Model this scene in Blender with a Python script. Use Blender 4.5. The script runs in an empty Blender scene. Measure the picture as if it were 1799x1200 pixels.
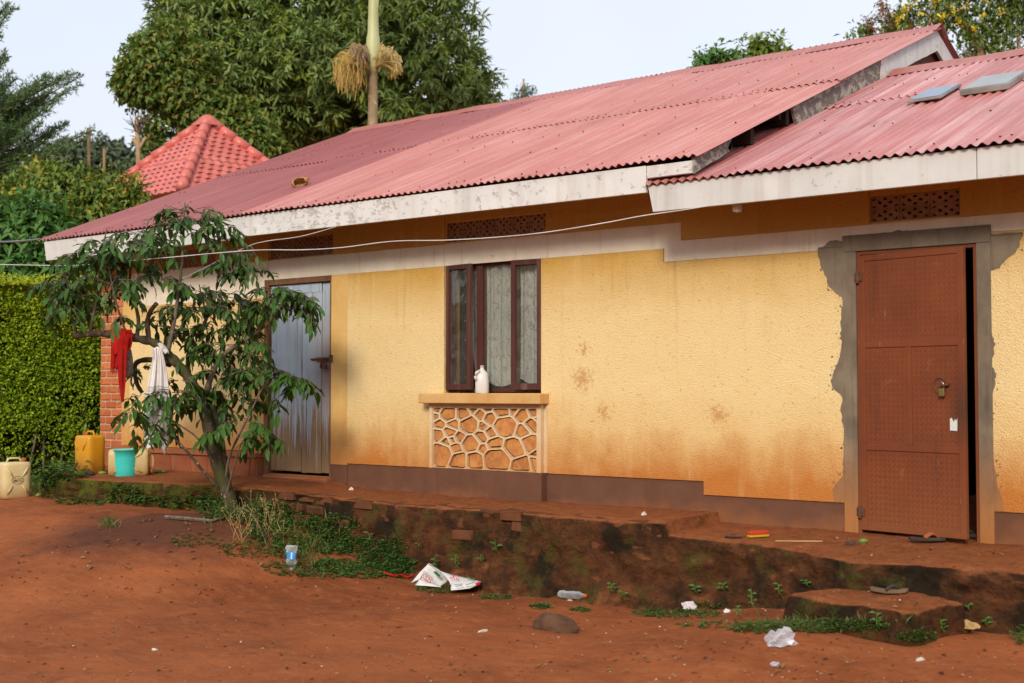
import bpy, bmesh, math, random
import numpy as np
from mathutils import Vector, Matrix, Quaternion
random.seed(7); rng = np.random.default_rng(11)
S = bpy.context.scene; COL = S.collection; PI = math.pi
R = math.radians

# ------------------------------------------------------------------ camera
F = 2250.0; PW, PH = 1799.0, 1200.0
CAM = np.array([7.3286, -9.0600, 1.0441]); PITCH = R(2.189); YAW = R(51.782)
fh = np.array([-math.cos(YAW), math.sin(YAW), 0]); RT = np.array([math.sin(YAW), math.cos(YAW), 0]); ZZ = np.array([0, 0, 1.])
FW = fh*math.cos(PITCH) + ZZ*math.sin(PITCH); UP = -fh*math.sin(PITCH) + ZZ*math.cos(PITCH)
cd = bpy.data.cameras.new('camera'); cam = bpy.data.objects.new('camera', cd); COL.objects.link(cam); S.camera = cam
cam.matrix_world = Matrix(((RT[0], UP[0], -FW[0], CAM[0]), (RT[1], UP[1], -FW[1], CAM[1]), (RT[2], UP[2], -FW[2], CAM[2]), (0, 0, 0, 1)))
cd.sensor_width = 36; cd.lens = 36*F/PW; cd.clip_end = 600
cd.dof.use_dof = True; cd.dof.focus_distance = 11.2; cd.dof.aperture_fstop = 2.2

# ------------------------------------------------------------------ sky, sun, exposure
SUN_DIR = Vector((0.36, -0.80, 0.44)).normalized()
elev = math.asin(SUN_DIR.z)
W = bpy.data.worlds.new('World'); S.world = W; W.use_nodes = True
wn = W.node_tree; wn.nodes.clear()
wo = wn.nodes.new('ShaderNodeOutputWorld'); bg = wn.nodes.new('ShaderNodeBackground')
sk = wn.nodes.new('ShaderNodeTexSky'); sk.sky_type = 'NISHITA'; sk.sun_disc = False
sk.sun_elevation = elev; sk.sun_rotation = math.atan2(SUN_DIR.x, SUN_DIR.y); sk.dust_density = 4.0; sk.air_density = 1.0
tc = wn.nodes.new('ShaderNodeTexCoord'); ns = wn.nodes.new('ShaderNodeTexNoise'); ns.inputs['Scale'].default_value = 1.3; ns.inputs['Detail'].default_value = 4
cr = wn.nodes.new('ShaderNodeValToRGB'); cr.color_ramp.elements[0].position = .3; cr.color_ramp.elements[1].position = .75
cr.color_ramp.elements[0].color = (6.9, 7.5, 8.6, 1); cr.color_ramp.elements[1].color = (8.9, 9.3, 10.0, 1)
mx = wn.nodes.new('ShaderNodeMix'); mx.data_type = 'RGBA'; mx.inputs[0].default_value = 0.86
wn.links.new(tc.outputs['Generated'], ns.inputs['Vector']); wn.links.new(ns.outputs['Fac'], cr.inputs['Fac'])
wn.links.new(sk.outputs[0], mx.inputs[6]); wn.links.new(cr.outputs[0], mx.inputs[7]); wn.links.new(mx.outputs[2], bg.inputs[0])
bg.inputs[1].default_value = 0.066; wn.links.new(bg.outputs[0], wo.inputs[0])
sd = bpy.data.lights.new('sun', 'SUN'); sd.energy = 1.5; sd.angle = R(14); sd.color = (1, .90, .76)
sun = bpy.data.objects.new('sun', sd); COL.objects.link(sun); sun.rotation_euler = SUN_DIR.to_track_quat('Z', 'Y').to_euler()
S.view_settings.view_transform = 'Standard'; S.view_settings.look = 'None'; S.view_settings.gamma = 1; S.view_settings.exposure = 0.86
S.cycles.max_bounces = 6; S.cycles.diffuse_bounces = 3; S.cycles.transparent_max_bounces = 12

# ------------------------------------------------------------------ points of the place read through the lens
def ray(px, py): return FW*F + RT*(px-899.5) - UP*(py-600.0)
def W3(px, py, y=0.0):
    r = ray(px, py); return CAM + r*((y-CAM[1])/r[1])
def L3(px, py, z):
    r = ray(px, py); return CAM + r*((z-CAM[2])/r[2])
def X3(px, py, x):
    r = ray(px, py); return CAM + r*((x-CAM[0])/r[0])
def D3(px, py, d): return CAM + ray(px, py)/F*d

# ------------------------------------------------------------------ noise
def _h(ix, iy, s): 
    v = np.sin(ix*127.1 + iy*311.7 + s*74.7)*43758.5453
    return v - np.floor(v)
def vnoise(x, y, s=0):
    x = np.asarray(x, float); y = np.asarray(y, float)
    ix, iy = np.floor(x), np.floor(y); fx, fy = x-ix, y-iy; fx = fx*fx*(3-2*fx); fy = fy*fy*(3-2*fy)
    a, b, c, d = _h(ix, iy, s), _h(ix+1, iy, s), _h(ix, iy+1, s), _h(ix+1, iy+1, s)
    return (a*(1-fx)+b*fx)*(1-fy) + (c*(1-fx)+d*fx)*fy - .5
def fbm(x, y, s=0, o=4):
    t = 0; a = 1
    for i in range(o): t = t + a*vnoise(x*2**i, y*2**i, s+i*3); a *= .5
    return t
def sstep(t): t = np.clip(t, 0, 1); return t*t*(3-2*t)
def gz(x, y):
    x = np.asarray(x, float); y = np.asarray(y, float)
    t = sstep((x+2.4)/2.7); u = sstep((-1.5-y)/3.2)
    zl = -.10 - .36*u; zr = -.565 + .135*sstep((x-2.3)/1.3)*sstep((y+3.4)/1.6)
    z = zl*(1-t) + zr*t
    back = sstep((y+.3)/2.0)
    z = z*(1-back) + (-.08)*back
    return z + .07*np.exp(-((x+1.9)**2+(y+1.55)**2)/.25)
def G3(px, py, dz=0.0):
    z = -.4
    for i in range(25):
        p = L3(px, py, z+dz); z = .5*z + .5*float(gz(p[0], p[1]))
    return np.array([p[0], p[1], z])

# ------------------------------------------------------------------ object helpers
WL = {}
def link(o, parent=None, loc=None):
    COL.objects.link(o)
    if parent is not None: o.parent = parent; WL[o.name] = WL[parent.name]
    return o
def thing(name, label, cat, loc, group=None, kind=None):
    o = bpy.data.objects.new(name, None); COL.objects.link(o); o.location = Vector(loc); o.empty_display_size = .1
    WL[o.name] = Vector(loc); o['label'] = label; o['category'] = cat
    if group: o['group'] = group
    if kind: o['kind'] = kind
    return o
def tag(o, label, cat, group=None):
    o['label'] = label; o['category'] = cat
    if group: o['group'] = group
    return o
def setmesh(me, V, Fc, smooth=False):
    me.from_pydata([tuple(v) for v in V], [], [tuple(f) for f in Fc])
    if smooth: me.polygons.foreach_set('use_smooth', [True]*len(me.polygons))
    me.update()
class MB:
    """collects shapes into ONE mesh"""
    def __init__(s): s.V = []; s.F = []; s.M = []; s.mi = 0
    def add(s, V, Fc):
        b = len(s.V); s.V += [tuple(map(float, v)) for v in V]; s.F += [tuple(i+b for i in f) for f in Fc]; s.M += [s.mi]*len(Fc)
    def box(s, a, b, bev=0.0):
        (x0, y0, z0), (x1, y1, z1) = a, b
        s.add([(x0,y0,z0),(x1,y0,z0),(x1,y1,z0),(x0,y1,z0),(x0,y0,z1),(x1,y0,z1),(x1,y1,z1),(x0,y1,z1)],
              [(0,3,2,1),(4,5,6,7),(0,1,5,4),(1,2,6,5),(2,3,7,6),(3,0,4,7)])
    def obox(s, c, ax, ay, az):
        c, ax, ay, az = [np.array(v, float) for v in (c, ax, ay, az)]
        P = [c+i*ax+j*ay+k*az for k in (-1, 1) for (i, j) in ((-1,-1),(1,-1),(1,1),(-1,1))]
        s.add(P, [(0,3,2,1),(4,5,6,7),(0,1,5,4),(1,2,6,5),(2,3,7,6),(3,0,4,7)])
    def tube(s, pts, rad, n=6, cap=True):
        pts = [np.array(p, float) for p in pts]; m = len(pts)
        if not hasattr(rad, '__len__'): rad = [rad]*m
        up = np.array([.13, .21, .97]); base = len(s.V); V = []; Fc = []
        for i, p in enumerate(pts):
            t = pts[min(i+1, m-1)] - pts[max(i-1, 0)]; t = t/(np.linalg.norm(t)+1e-9)
            a = np.cross(t, up); 
            if np.linalg.norm(a) < .05: a = np.cross(t, (1, 0, 0))
            a /= np.linalg.norm(a); b = np.cross(t, a)
            for k in range(n):
                an = 2*PI*k/n; V.append(p + rad[i]*(math.cos(an)*a + math.sin(an)*b))
        for i in range(m-1):
            for k in range(n):
                k2 = (k+1) % n; Fc.append((i*n+k, i*n+k2, (i+1)*n+k2, (i+1)*n+k))
        if cap: Fc.append(tuple(range(n))[::-1]); Fc.append(tuple((m-1)*n+k for k in range(n)))
        s.add(V, Fc)
    def lathe(s, prof, c=(0, 0, 0), n=20, M=None):
        V = []; Fc = []; m = len(prof)
        for (r, z) in prof:
            for k in range(n):
                v = Vector((r*math.cos(2*PI*k/n), r*math.sin(2*PI*k/n), z))
                if M is not None: v = M @ v
                V.append((v[0]+c[0], v[1]+c[1], v[2]+c[2]))
        for i in range(m-1):
            for k in range(n):
                k2 = (k+1) % n; Fc.append((i*n+k, i*n+k2, (i+1)*n+k2, (i+1)*n+k))
        s.add(V, Fc)
    def prism(s, poly, y0, y1):
        """polygon in (x,z), extruded from y0 (front) to y1"""
        n = len(poly); V = [(p[0], y0, p[1]) for p in poly] + [(p[0], y1, p[1]) for p in poly]
        Fc = [tuple(range(n)), tuple(range(2*n-1, n-1, -1))]
        for i in range(n): j = (i+1) % n; Fc.append((i, i+n, j+n, j))
        s.add(V, Fc)
    def build(s, name, mats, parent=None, smooth=False, bevel=0.0, loc=None, kind=None):
        me = bpy.data.meshes.new(name)
        off = Vector(loc) if loc is not None else (WL[parent.name] if parent is not None else Vector((0, 0, 0)))
        setmesh(me, [(v[0]-off[0], v[1]-off[1], v[2]-off[2]) for v in s.V], s.F, smooth)
        mats = mats if isinstance(mats, (list, tuple)) else [mats]
        for m in mats: me.materials.append(m)
        if len(mats) > 1: me.polygons.foreach_set('material_index', s.M)
        bm = bmesh.new(); bm.from_mesh(me); bmesh.ops.recalc_face_normals(bm, faces=bm.faces); bm.to_mesh(me); bm.free()
        o = bpy.data.objects.new(name, me); COL.objects.link(o)
        if parent is not None:
            o.parent = parent; WL[o.name] = WL[parent.name]
            if loc is not None: o.location = off - WL[parent.name]
        else:
            o.location = off; WL[o.name] = off
        if bevel:
            b = o.modifiers.new('bevel', 'BEVEL'); b.width = bevel; b.segments = 2; b.limit_method = 'ANGLE'
        if kind: o['kind'] = kind
        return o
def inst(src_mesh, name, parent, loc, rot=None, scale=None, mtx=None):
    o = bpy.data.objects.new(name, src_mesh); COL.objects.link(o); o.parent = parent
    if mtx is not None:
        M = mtx.copy(); M.translation = Vector(mtx.translation) - WL[parent.name]; o.matrix_basis = M
    else:
        o.location = Vector(loc) - WL[parent.name]
        if rot: o.rotation_euler = rot
        if scale: o.scale = scale
    return o
def fastmesh(name, V, T, mat, parent=None, smooth=False, attrs=None, kind=None):
    """V (n,3) array, T (m,k) array of equal-sized faces"""
    V = np.asarray(V, np.float32).copy(); T = np.asarray(T, np.int32); k = T.shape[1]
    if parent is not None: V -= np.array(WL[parent.name], np.float32)
    me = bpy.data.meshes.new(name); me.vertices.add(len(V)); me.vertices.foreach_set('co', V.ravel())
    me.loops.add(T.size); me.loops.foreach_set('vertex_index', T.ravel())
    me.polygons.add(len(T)); me.polygons.foreach_set('loop_start', np.arange(0, T.size, k, dtype=np.int32))
    if smooth: me.polygons.foreach_set('use_smooth', np.ones(len(T), bool))
    me.update(calc_edges=True)
    for an, av in (attrs or {}).items():
        a = me.attributes.new(an, 'FLOAT', 'POINT'); a.data.foreach_set('value', np.asarray(av, np.float32))
    me.materials.append(mat)
    o = bpy.data.objects.new(name, me); COL.objects.link(o)
    if parent is not None: o.parent = parent; WL[o.name] = WL[parent.name]
    else: WL[o.name] = Vector((0, 0, 0))
    if kind: o['kind'] = kind
    return o
def norm(a): return a/(np.linalg.norm(a, axis=-1, keepdims=True)+1e-9)
def leaves(base, d, up, ln, wd, fold=.25, droop=.15):
    """folded rhomb leaves -> V,T"""
    n = len(base); d = norm(d); side = norm(np.cross(d, up)); nr = np.cross(side, d)
    ln = np.broadcast_to(ln, n)[:, None]; wd = np.broadcast_to(wd, n)[:, None]
    mid = base + d*ln*.48
    V = np.stack([base, mid+side*wd*.5+nr*wd*fold, base+d*ln-nr*ln*droop, mid-side*wd*.5+nr*wd*fold, mid-nr*ln*.02], 1).reshape(-1, 3)
    i = np.arange(n)[:, None]*5
    T = np.concatenate([i+np.array([[0, 4, 1]]), i+np.array([[1, 4, 2]]), i+np.array([[0, 3, 4]]), i+np.array([[3, 2, 4]])], 1).reshape(-1, 3)
    return V, T
def rdir(n): return norm(rng.normal(size=(n, 3)))

# ------------------------------------------------------------------ material helpers
def new(name):
    m = bpy.data.materials.new(name); m.use_nodes = True; nt = m.node_tree
    return m, nt, nt.nodes['Principled BSDF']
def N(nt, t, ins=None, **props):
    n = nt.nodes.new('ShaderNode'+t)
    for k, v in props.items(): setattr(n, k, v)
    for k, v in (ins or {}).items():
        if isinstance(v, bpy.types.NodeSocket): nt.links.new(v, n.inputs[k])
        else: n.inputs[k].default_value = v
    return n
def C4(c): return (c[0], c[1], c[2], 1) if not isinstance(c, bpy.types.NodeSocket) else c
def mixc(nt, f, a, b, blend='MIX'):
    return N(nt, 'Mix', {0: f, 6: C4(a), 7: C4(b)}, data_type='RGBA', blend_type=blend).outputs[2]
def mth(nt, op, a, b=None, c=None):
    ins = {0: a}
    if b is not None: ins[1] = b
    if c is not None: ins[2] = c
    return N(nt, 'Math', ins, operation=op).outputs[0]
def mr(nt, v, a, b, c=0., d=1.):
    return N(nt, 'MapRange', {0: v, 1: a, 2: b, 3: c, 4: d}).outputs[0]
def pos(nt): return N(nt, 'NewGeometry').outputs['Position']
def obj(nt): return N(nt, 'TexCoord').outputs['Object']
def sep(nt, v):
    s = N(nt, 'SeparateXYZ', {0: v}); return s.outputs[0], s.outputs[1], s.outputs[2]
def vmul(nt, v, k): return N(nt, 'VectorMath', {0: v, 1: k}, operation='MULTIPLY').outputs[0]
def noise(nt, v, sc, det=4., ro=.55):
    return N(nt, 'TexNoise', {'Vector': v, 'Scale': sc, 'Detail': det, 'Roughness': ro}).outputs['Fac']
def bump(nt, b, h, st=.3, dist=.01, prev=None):
    n = N(nt, 'Bump', {'Strength': st, 'Distance': dist, 'Height': h})
    if prev is not None: nt.links.new(prev, n.inputs['Normal'])
    nt.links.new(n.outputs[0], b.inputs['Normal']); return n.outputs[0]
def setc(nt, b, c, rough=.8, spec=.3, metal=0.):
    if isinstance(c, bpy.types.NodeSocket): nt.links.new(c, b.inputs['Base Color'])
    else: b.inputs['Base Color'].default_value = C4(c)
    if isinstance(rough, bpy.types.NodeSocket): nt.links.new(rough, b.inputs['Roughness'])
    else: b.inputs['Roughness'].default_value = rough
    b.inputs['Specular IOR Level'].default_value = spec; b.inputs['Metallic'].default_value = metal
def pm(name, a, bcol=None, rough=.8, spec=.3, sc=4., metal=0., bs=60., bst=.2, bd=.004, stain=None, sst=.55, ssc=9.):
    """general weathered material: two colours over noise, optional stain colour, fine relief"""
    m, nt, b = new(name); p = pos(nt)
    bcol = bcol or tuple(x*.72 for x in a)
    c = mixc(nt, mr(nt, noise(nt, p, sc), .35, .65), a, bcol)
    rnd = N(nt, 'ObjectInfo').outputs['Random']
    c = mixc(nt, 1.0, c, N(nt, 'CombineColor', {0: mr(nt, rnd, 0, 1, .86, 1.1), 1: mr(nt, rnd, 0, 1, .84, 1.1), 2: mr(nt, rnd, 0, 1, .84, 1.1)}).outputs[0], 'MULTIPLY')
    if stain: c = mixc(nt, mr(nt, noise(nt, p, ssc, 6, .65), sst, sst+.1), c, stain)
    setc(nt, b, c, rough, spec, metal)
    if bst: bump(nt, b, noise(nt, p, bs, 4), bst, bd)
    return m
def leafmat(name, cols, rough=.45, trans=.22, spec=.35, young=None):
    m, nt, b = new(name)
    g = N(nt, 'NewGeometry'); r = g.outputs['Random Per Island']
    rp = N(nt, 'ValToRGB', {0: r}); e = rp.color_ramp.elements; e[0].color = C4(cols[0]); e[1].color = C4(cols[-1])
    for i, c in enumerate(cols[1:-1]): e.new((i+1)/(len(cols)-1)).color = C4(c)
    c = rp.outputs[0]
    if young: c = mixc(nt, N(nt, 'Attribute', attribute_name='tint').outputs['Fac'], c, young)
    setc(nt, b, c, rough, spec)
    t = N(nt, 'BsdfTranslucent', {0: mixc(nt, .5, c, (.25, .32, .03))}); ms = N(nt, 'MixShader', {0: trans, 1: b.outputs[0], 2: t.outputs[0]})
    nt.links.new(ms.outputs[0], nt.nodes['Material Output'].inputs[0])
    return m

# ------------------------------------------------------------------ materials
def m_soil():
    m, nt, b = new('red_soil'); p = pos(nt); n1 = noise(nt, p, .9, 6, .6); n2 = noise(nt, vmul(nt, p, (1, 1.6, 1)), 7, 6, .65)
    c = mixc(nt, mr(nt, n1, .35, .68), (.200, .055, .018), (.345, .102, .033))
    c = mixc(nt, mth(nt, 'MULTIPLY', mr(nt, n2, .5, .72), .6), c, (.36, .125, .046))
    c = mixc(nt, mr(nt, noise(nt, p, 2.3, 7, .7), .58, .74, 0, .55), c, (.085, .026, .012))
    c = mixc(nt, mth(nt, 'MULTIPLY', mr(nt, noise(nt, p, 34, 3), .60, .72), .6), c, (.10, .038, .02))
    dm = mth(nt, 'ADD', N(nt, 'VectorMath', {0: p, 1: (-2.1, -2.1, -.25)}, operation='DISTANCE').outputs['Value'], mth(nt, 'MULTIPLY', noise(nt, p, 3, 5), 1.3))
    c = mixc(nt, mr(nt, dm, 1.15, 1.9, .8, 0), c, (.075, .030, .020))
    setc(nt, b, c, .95, .15)
    nb = bump(nt, b, noise(nt, p, 6, 6, .6), .55, .05); bump(nt, b, noise(nt, p, 60, 4, .7), .35, .006, nb)
    return m
def m_bank():
    m, nt, b = new('earth_bank'); g = N(nt, 'NewGeometry'); p = g.outputs['Position']; x, y, z = sep(nt, p); nx, ny, nz = sep(nt, g.outputs['Normal'])
    n1 = noise(nt, p, 2.6, 7, .65); n2 = noise(nt, vmul(nt, p, (1, 1, 1.7)), 8, 7, .7)
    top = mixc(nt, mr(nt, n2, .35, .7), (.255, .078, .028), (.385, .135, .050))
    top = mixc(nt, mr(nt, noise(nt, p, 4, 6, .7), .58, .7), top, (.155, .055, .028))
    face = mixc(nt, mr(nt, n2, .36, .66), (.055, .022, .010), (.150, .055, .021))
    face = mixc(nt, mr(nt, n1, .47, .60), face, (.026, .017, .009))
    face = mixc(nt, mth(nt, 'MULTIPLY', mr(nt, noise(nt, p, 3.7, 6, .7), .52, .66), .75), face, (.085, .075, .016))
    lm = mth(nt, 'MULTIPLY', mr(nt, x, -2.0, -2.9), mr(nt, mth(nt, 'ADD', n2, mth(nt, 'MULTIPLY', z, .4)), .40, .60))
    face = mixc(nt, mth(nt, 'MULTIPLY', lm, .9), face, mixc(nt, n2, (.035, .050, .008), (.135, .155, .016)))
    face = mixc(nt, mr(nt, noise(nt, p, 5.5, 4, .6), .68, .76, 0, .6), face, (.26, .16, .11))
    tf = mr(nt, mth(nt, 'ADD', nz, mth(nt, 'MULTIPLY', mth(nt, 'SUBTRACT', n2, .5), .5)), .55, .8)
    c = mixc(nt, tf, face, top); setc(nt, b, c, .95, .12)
    vc = N(nt, 'TexVoronoi', {'Vector': N(nt, 'VectorMath', {0: p, 1: vmul(nt, N(nt, 'TexNoise', {'Vector': p, 'Scale': 9., 'Detail': 5.}).outputs['Color'], (.12, .12, .12))}, operation='ADD').outputs[0], 'Scale': 11.}, feature='DISTANCE_TO_EDGE').outputs['Distance']
    nb = bump(nt, b, n2, .9, .06); nb = bump(nt, b, mr(nt, vc, 0, .12), .45, .02, nb); bump(nt, b, noise(nt, p, 38, 6, .75), .8, .014, nb)
    return m
def m_roughcast():
    m, nt, b = new('yellow_roughcast'); p = pos(nt); x, y, z = sep(nt, p); n = noise(nt, p, 3, 6, .6); fine = noise(nt, p, 85, 4, .6)
    c = mixc(nt, mr(nt, n, .3, .7), (.85, .645, .325), (.81, .575, .245))
    c = mixc(nt, mr(nt, mth(nt, 'ADD', z, mth(nt, 'MULTIPLY', noise(nt, p, 2, 4), .5)), 1.95, 2.45), c, (.62, .37, .09))  # deeper ochre towards the top: less faded paint plus eave shade put into colour
    # pale worn middle, soil splashed up from the foot
    w = mth(nt, 'MULTIPLY', mr(nt, z, .6, 1.1), mr(nt, z, 2.1, 1.4)); c = mixc(nt, mth(nt, 'MULTIPLY', w, .6), c, (.86, .67, .35))
    d = mth(nt, 'ADD', z, mth(nt, 'MULTIPLY', mth(nt, 'SUBTRACT', noise(nt, vmul(nt, p, (1.2, 1, .7)), 2.6, 7, .68), .5), .62))
    c = mixc(nt, mr(nt, d, 1.05, .42, 0, .48), c, (.66, .34, .095))
    c = mixc(nt, mr(nt, d, .74, .30, 0, .92), c, (.52, .175, .032))
    for sx, sz, sr in ((.98, 1.14, .12), (1.20, .86, .07), (2.30, .85, .09), (1.0, 1.40, .05)):
        dd = mth(nt, 'ADD', N(nt, 'VectorMath', {0: p, 1: (sx, 0, sz)}, operation='DISTANCE').outputs['Value'], mth(nt, 'MULTIPLY', mth(nt, 'SUBTRACT', noise(nt, p, 34, 6, .75), .5), .50))
        c = mixc(nt, mr(nt, dd, sr, sr*.2, 0, .6), c, (.50, .19, .035))
    c = mixc(nt, mth(nt, 'MULTIPLY', mr(nt, noise(nt, vmul(nt, p, (1, 1, 1.6)), 34, 5, .75), .60, .70), .75), c, (.30, .15, .04))
    c = mixc(nt, mth(nt, 'MULTIPLY', mr(nt, noise(nt, vmul(nt, p, (3, 3, .25)), 3, 5, .6), .56, .75), .25), c, (.85, .68, .36))
    dr = noise(nt, vmul(nt, p, (7, 7, .30)), 2.2, 5, .65); c = mixc(nt, mth(nt, 'MULTIPLY', mth(nt, 'MULTIPLY', mr(nt, dr, .56, .72), mr(nt, z, 2.2, 1.3, 1., .25)), .42), c, (.44, .235, .075))
    setc(nt, b, c, .92, .15)
    v = N(nt, 'TexVoronoi', {'Vector': p, 'Scale': 120.}).outputs['Distance']
    nb = bump(nt, b, mth(nt, 'ADD', fine, mth(nt, 'MULTIPLY', v, -.5)), 1.0, .0085); bump(nt, b, noise(nt, p, 30, 3), .35, .006, nb)
    return m
def m_smooth(name, a, bcol, dirt, zlo, zhi, damt=.8, spots=(.12, .07, .04)):
    """smooth painted plaster with soil rising from below zlo..zhi"""
    m, nt, b = new(name); p = pos(nt); x, y, z = sep(nt, p); n = noise(nt, p, 5, 6, .65)
    c = mixc(nt, mr(nt, n, .35, .68), a, bcol)
    d = mth(nt, 'ADD', z, mth(nt, 'MULTIPLY', mth(nt, 'SUBTRACT', noise(nt, p, 3, 6), .5), .45))
    c = mixc(nt, mr(nt, d, zhi, zlo, 0, damt), c, dirt)
    c = mixc(nt, mth(nt, 'MULTIPLY', mr(nt, noise(nt, p, 16, 6, .75), .64, .72), .7), c, spots)
    c = mixc(nt, mth(nt, 'MULTIPLY', mr(nt, noise(nt, vmul(nt, p, (14, 14, .8)), 1, 3), .58, .78), .3), c, spots)
    setc(nt, b, c, .85, .2); bump(nt, b, noise(nt, p, 30, 6), .3, .006)
    return m
def m_peel(name, paint, under, th=.56):
    m, nt, b = new(name); p = pos(nt); n = noise(nt, vmul(nt, p, (1, 1, 1.4)), 11, 8, .72)
    big = mr(nt, noise(nt, p, 1.1, 3), .3, .7, -.04, .07); f = mr(nt, mth(nt, 'ADD', n, big), th, th+.07)
    c = mixc(nt, mr(nt, noise(nt, p, 3, 5), .3, .7), paint, tuple(k*.84 for k in paint))
    c = mixc(nt, mth(nt, 'MULTIPLY', mr(nt, noise(nt, vmul(nt, p, (9, 9, .6)), 1, 4), .5, .75), .35), c, (.36, .27, .20))
    c = mixc(nt, mth(nt, 'MULTIPLY', f, .65), c, under); setc(nt, b, c, .75, .25)
    bump(nt, b, mth(nt, 'SUBTRACT', 1., f), .7, .006)
    return m
def m_roof(name, a, bcol, wear, wamt, rough=.42):
    m, nt, b = new(name); p = pos(nt); x, y, z = sep(nt, p); rnd = N(nt, 'ObjectInfo').outputs['Random']
    c = mixc(nt, mr(nt, noise(nt, p, 1.3, 5), .3, .7), a, bcol)
    st = noise(nt, vmul(nt, p, (13, .35, .35)), 1.6, 5, .6)
    c = mixc(nt, mth(nt, 'MULTIPLY', mr(nt, st, .45, .75), wamt), c, wear)
    c = mixc(nt, mth(nt, 'MULTIPLY', mr(nt, noise(nt, p, 60, 4, .7), .60, .74), wamt*.9), c, tuple(min(1, k*1.25) for k in wear))
    c = mixc(nt, mth(nt, 'MULTIPLY', mr(nt, noise(nt, p, 2.2, 6, .7), .58, .72), .45), c, tuple(k*.62 for k in a))
    c = mixc(nt, 1., c, N(nt, 'CombineColor', {0: mr(nt, rnd, 0, 1, .90, 1.06), 1: mr(nt, rnd, 0, 1, .86, 1.08), 2: mr(nt, rnd, 0, 1, .86, 1.08)}).outputs[0], 'MULTIPLY')
    setc(nt, b, c, rough, .45); bump(nt, b, noise(nt, p, 25, 5), .12, .004)
    return m
def m_bluewood():
    m, nt, b = new('blue_worn_wood'); p = pos(nt); x, y, z = sep(nt, p); rnd = N(nt, 'ObjectInfo').outputs['Random']
    off = N(nt, 'VectorMath', {0: p, 1: N(nt, 'CombineXYZ', {2: mth(nt, 'MULTIPLY', rnd, 30.)}).outputs[0]}, operation='ADD').outputs[0]
    gr = noise(nt, vmul(nt, off, (40, 40, 1.6)), 1, 6, .7); g2 = noise(nt, vmul(nt, off, (14, 14, 1.2)), 1, 6, .7)
    c = mixc(nt, mr(nt, g2, .3, .7), (.31, .41, .52), (.44, .53, .60))
    low = mr(nt, z, 1.05, .2); f = mr(nt, mth(nt, 'ADD', gr, mth(nt, 'MULTIPLY', low, .33)), .56, .70)
    c = mixc(nt, f, c, mixc(nt, g2, (.16, .085, .04), (.36, .24, .13)))
    d2 = N(nt, 'VectorMath', {0: vmul(nt, p, (1.0, 0, .38)), 1: (-2.18, 0, .46)}, operation='DISTANCE').outputs['Value']
    c = mixc(nt, mr(nt, mth(nt, 'ADD', d2, mth(nt, 'MULTIPLY', gr, .14)), .42, .12, 0, .75), c, (.17, .075, .03))
    setc(nt, b, c, .8, .2); bump(nt, b, gr, .5, .004)
    return m
def m_glass(name, tint=(.9, .95, .95), rough=.03, dirt=.12, mixf=.5):
    m, nt, b = new(name); p = pos(nt)
    tr = N(nt, 'BsdfTransparent', {0: C4(tint)}); gl = N(nt, 'BsdfGlossy', {0: (1, 1, 1, 1), 1: rough}); fr = N(nt, 'LayerWeight', {0: .5})
    s1 = N(nt, 'MixShader', {0: mth(nt, 'MULTIPLY_ADD', mth(nt, 'POWER', fr.outputs[1], 4.), .6, .035), 1: tr.outputs[0], 2: gl.outputs[0]})
    df = N(nt, 'BsdfDiffuse', {0: (.5, .46, .40, 1)}); s2 = N(nt, 'MixShader', {0: mr(nt, noise(nt, p, 7, 5), .3, .8, dirt*.3, dirt*1.6), 1: s1.outputs[0], 2: df.outputs[0]})
    nt.links.new(s2.outputs[0], nt.nodes['Material Output'].inputs[0]); return m
def m_film(name, col, alpha=.55, rough=.25):
    """thin cloudy plastic"""
    m, nt, b = new(name); setc(nt, b, col, rough, .5); tr = N(nt, 'BsdfTransparent', {0: (1, 1, 1, 1)})
    lw = N(nt, 'LayerWeight', {0: .45}).outputs[1]
    s = N(nt, 'MixShader', {0: mr(nt, lw, 0, 1, alpha, 1.), 1: tr.outputs[0], 2: b.outputs[0]})
    nt.links.new(s.outputs[0], nt.nodes['Material Output'].inputs[0]); return m
def m_curtain():
    m, nt, b = new('lace_curtain'); p = pos(nt)
    w = N(nt, 'TexWave', {'Vector': vmul(nt, p, (1, 1, 1)), 'Scale': 5., 'Distortion': 14., 'Detail': 3., 'Detail Scale': 1.6, 'Detail Roughness': .6}).outputs['Fac']
    c = mixc(nt, mr(nt, noise(nt, p, 2, 4), .3, .7), (.60, .60, .55), (.46, .48, .46)); c = mixc(nt, mr(nt, w, .84, 1.), c, (.34, .33, .36))
    c = mixc(nt, mth(nt, 'MULTIPLY', mr(nt, noise(nt, p, 18, 4), .55, .65), .5), c, (.48, .47, .50))
    setc(nt, b, c, .9, .1); t = N(nt, 'BsdfTranslucent', {0: c}); ms = N(nt, 'MixShader', {0: .3, 1: b.outputs[0], 2: t.outputs[0]})
    nt.links.new(ms.outputs[0], nt.nodes['Material Output'].inputs[0]); return m
def m_bark(name, a, bcol, moss=None):
    m, nt, b = new(name); p = pos(nt); n = noise(nt, vmul(nt, p, (1, 1, .45)), 26, 6, .7)
    c = mixc(nt, mr(nt, n, .35, .65), a, bcol); c = mixc(nt, mr(nt, noise(nt, p, 22, 5, .7), .62, .7), c, (.42, .40, .33))
    if moss: c = mixc(nt, mth(nt, 'MULTIPLY', mr(nt, noise(nt, p, 5, 5), .48, .6), .8), c, moss)
    setc(nt, b, c, .92, .12); bump(nt, b, n, .8, .012); return m
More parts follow.
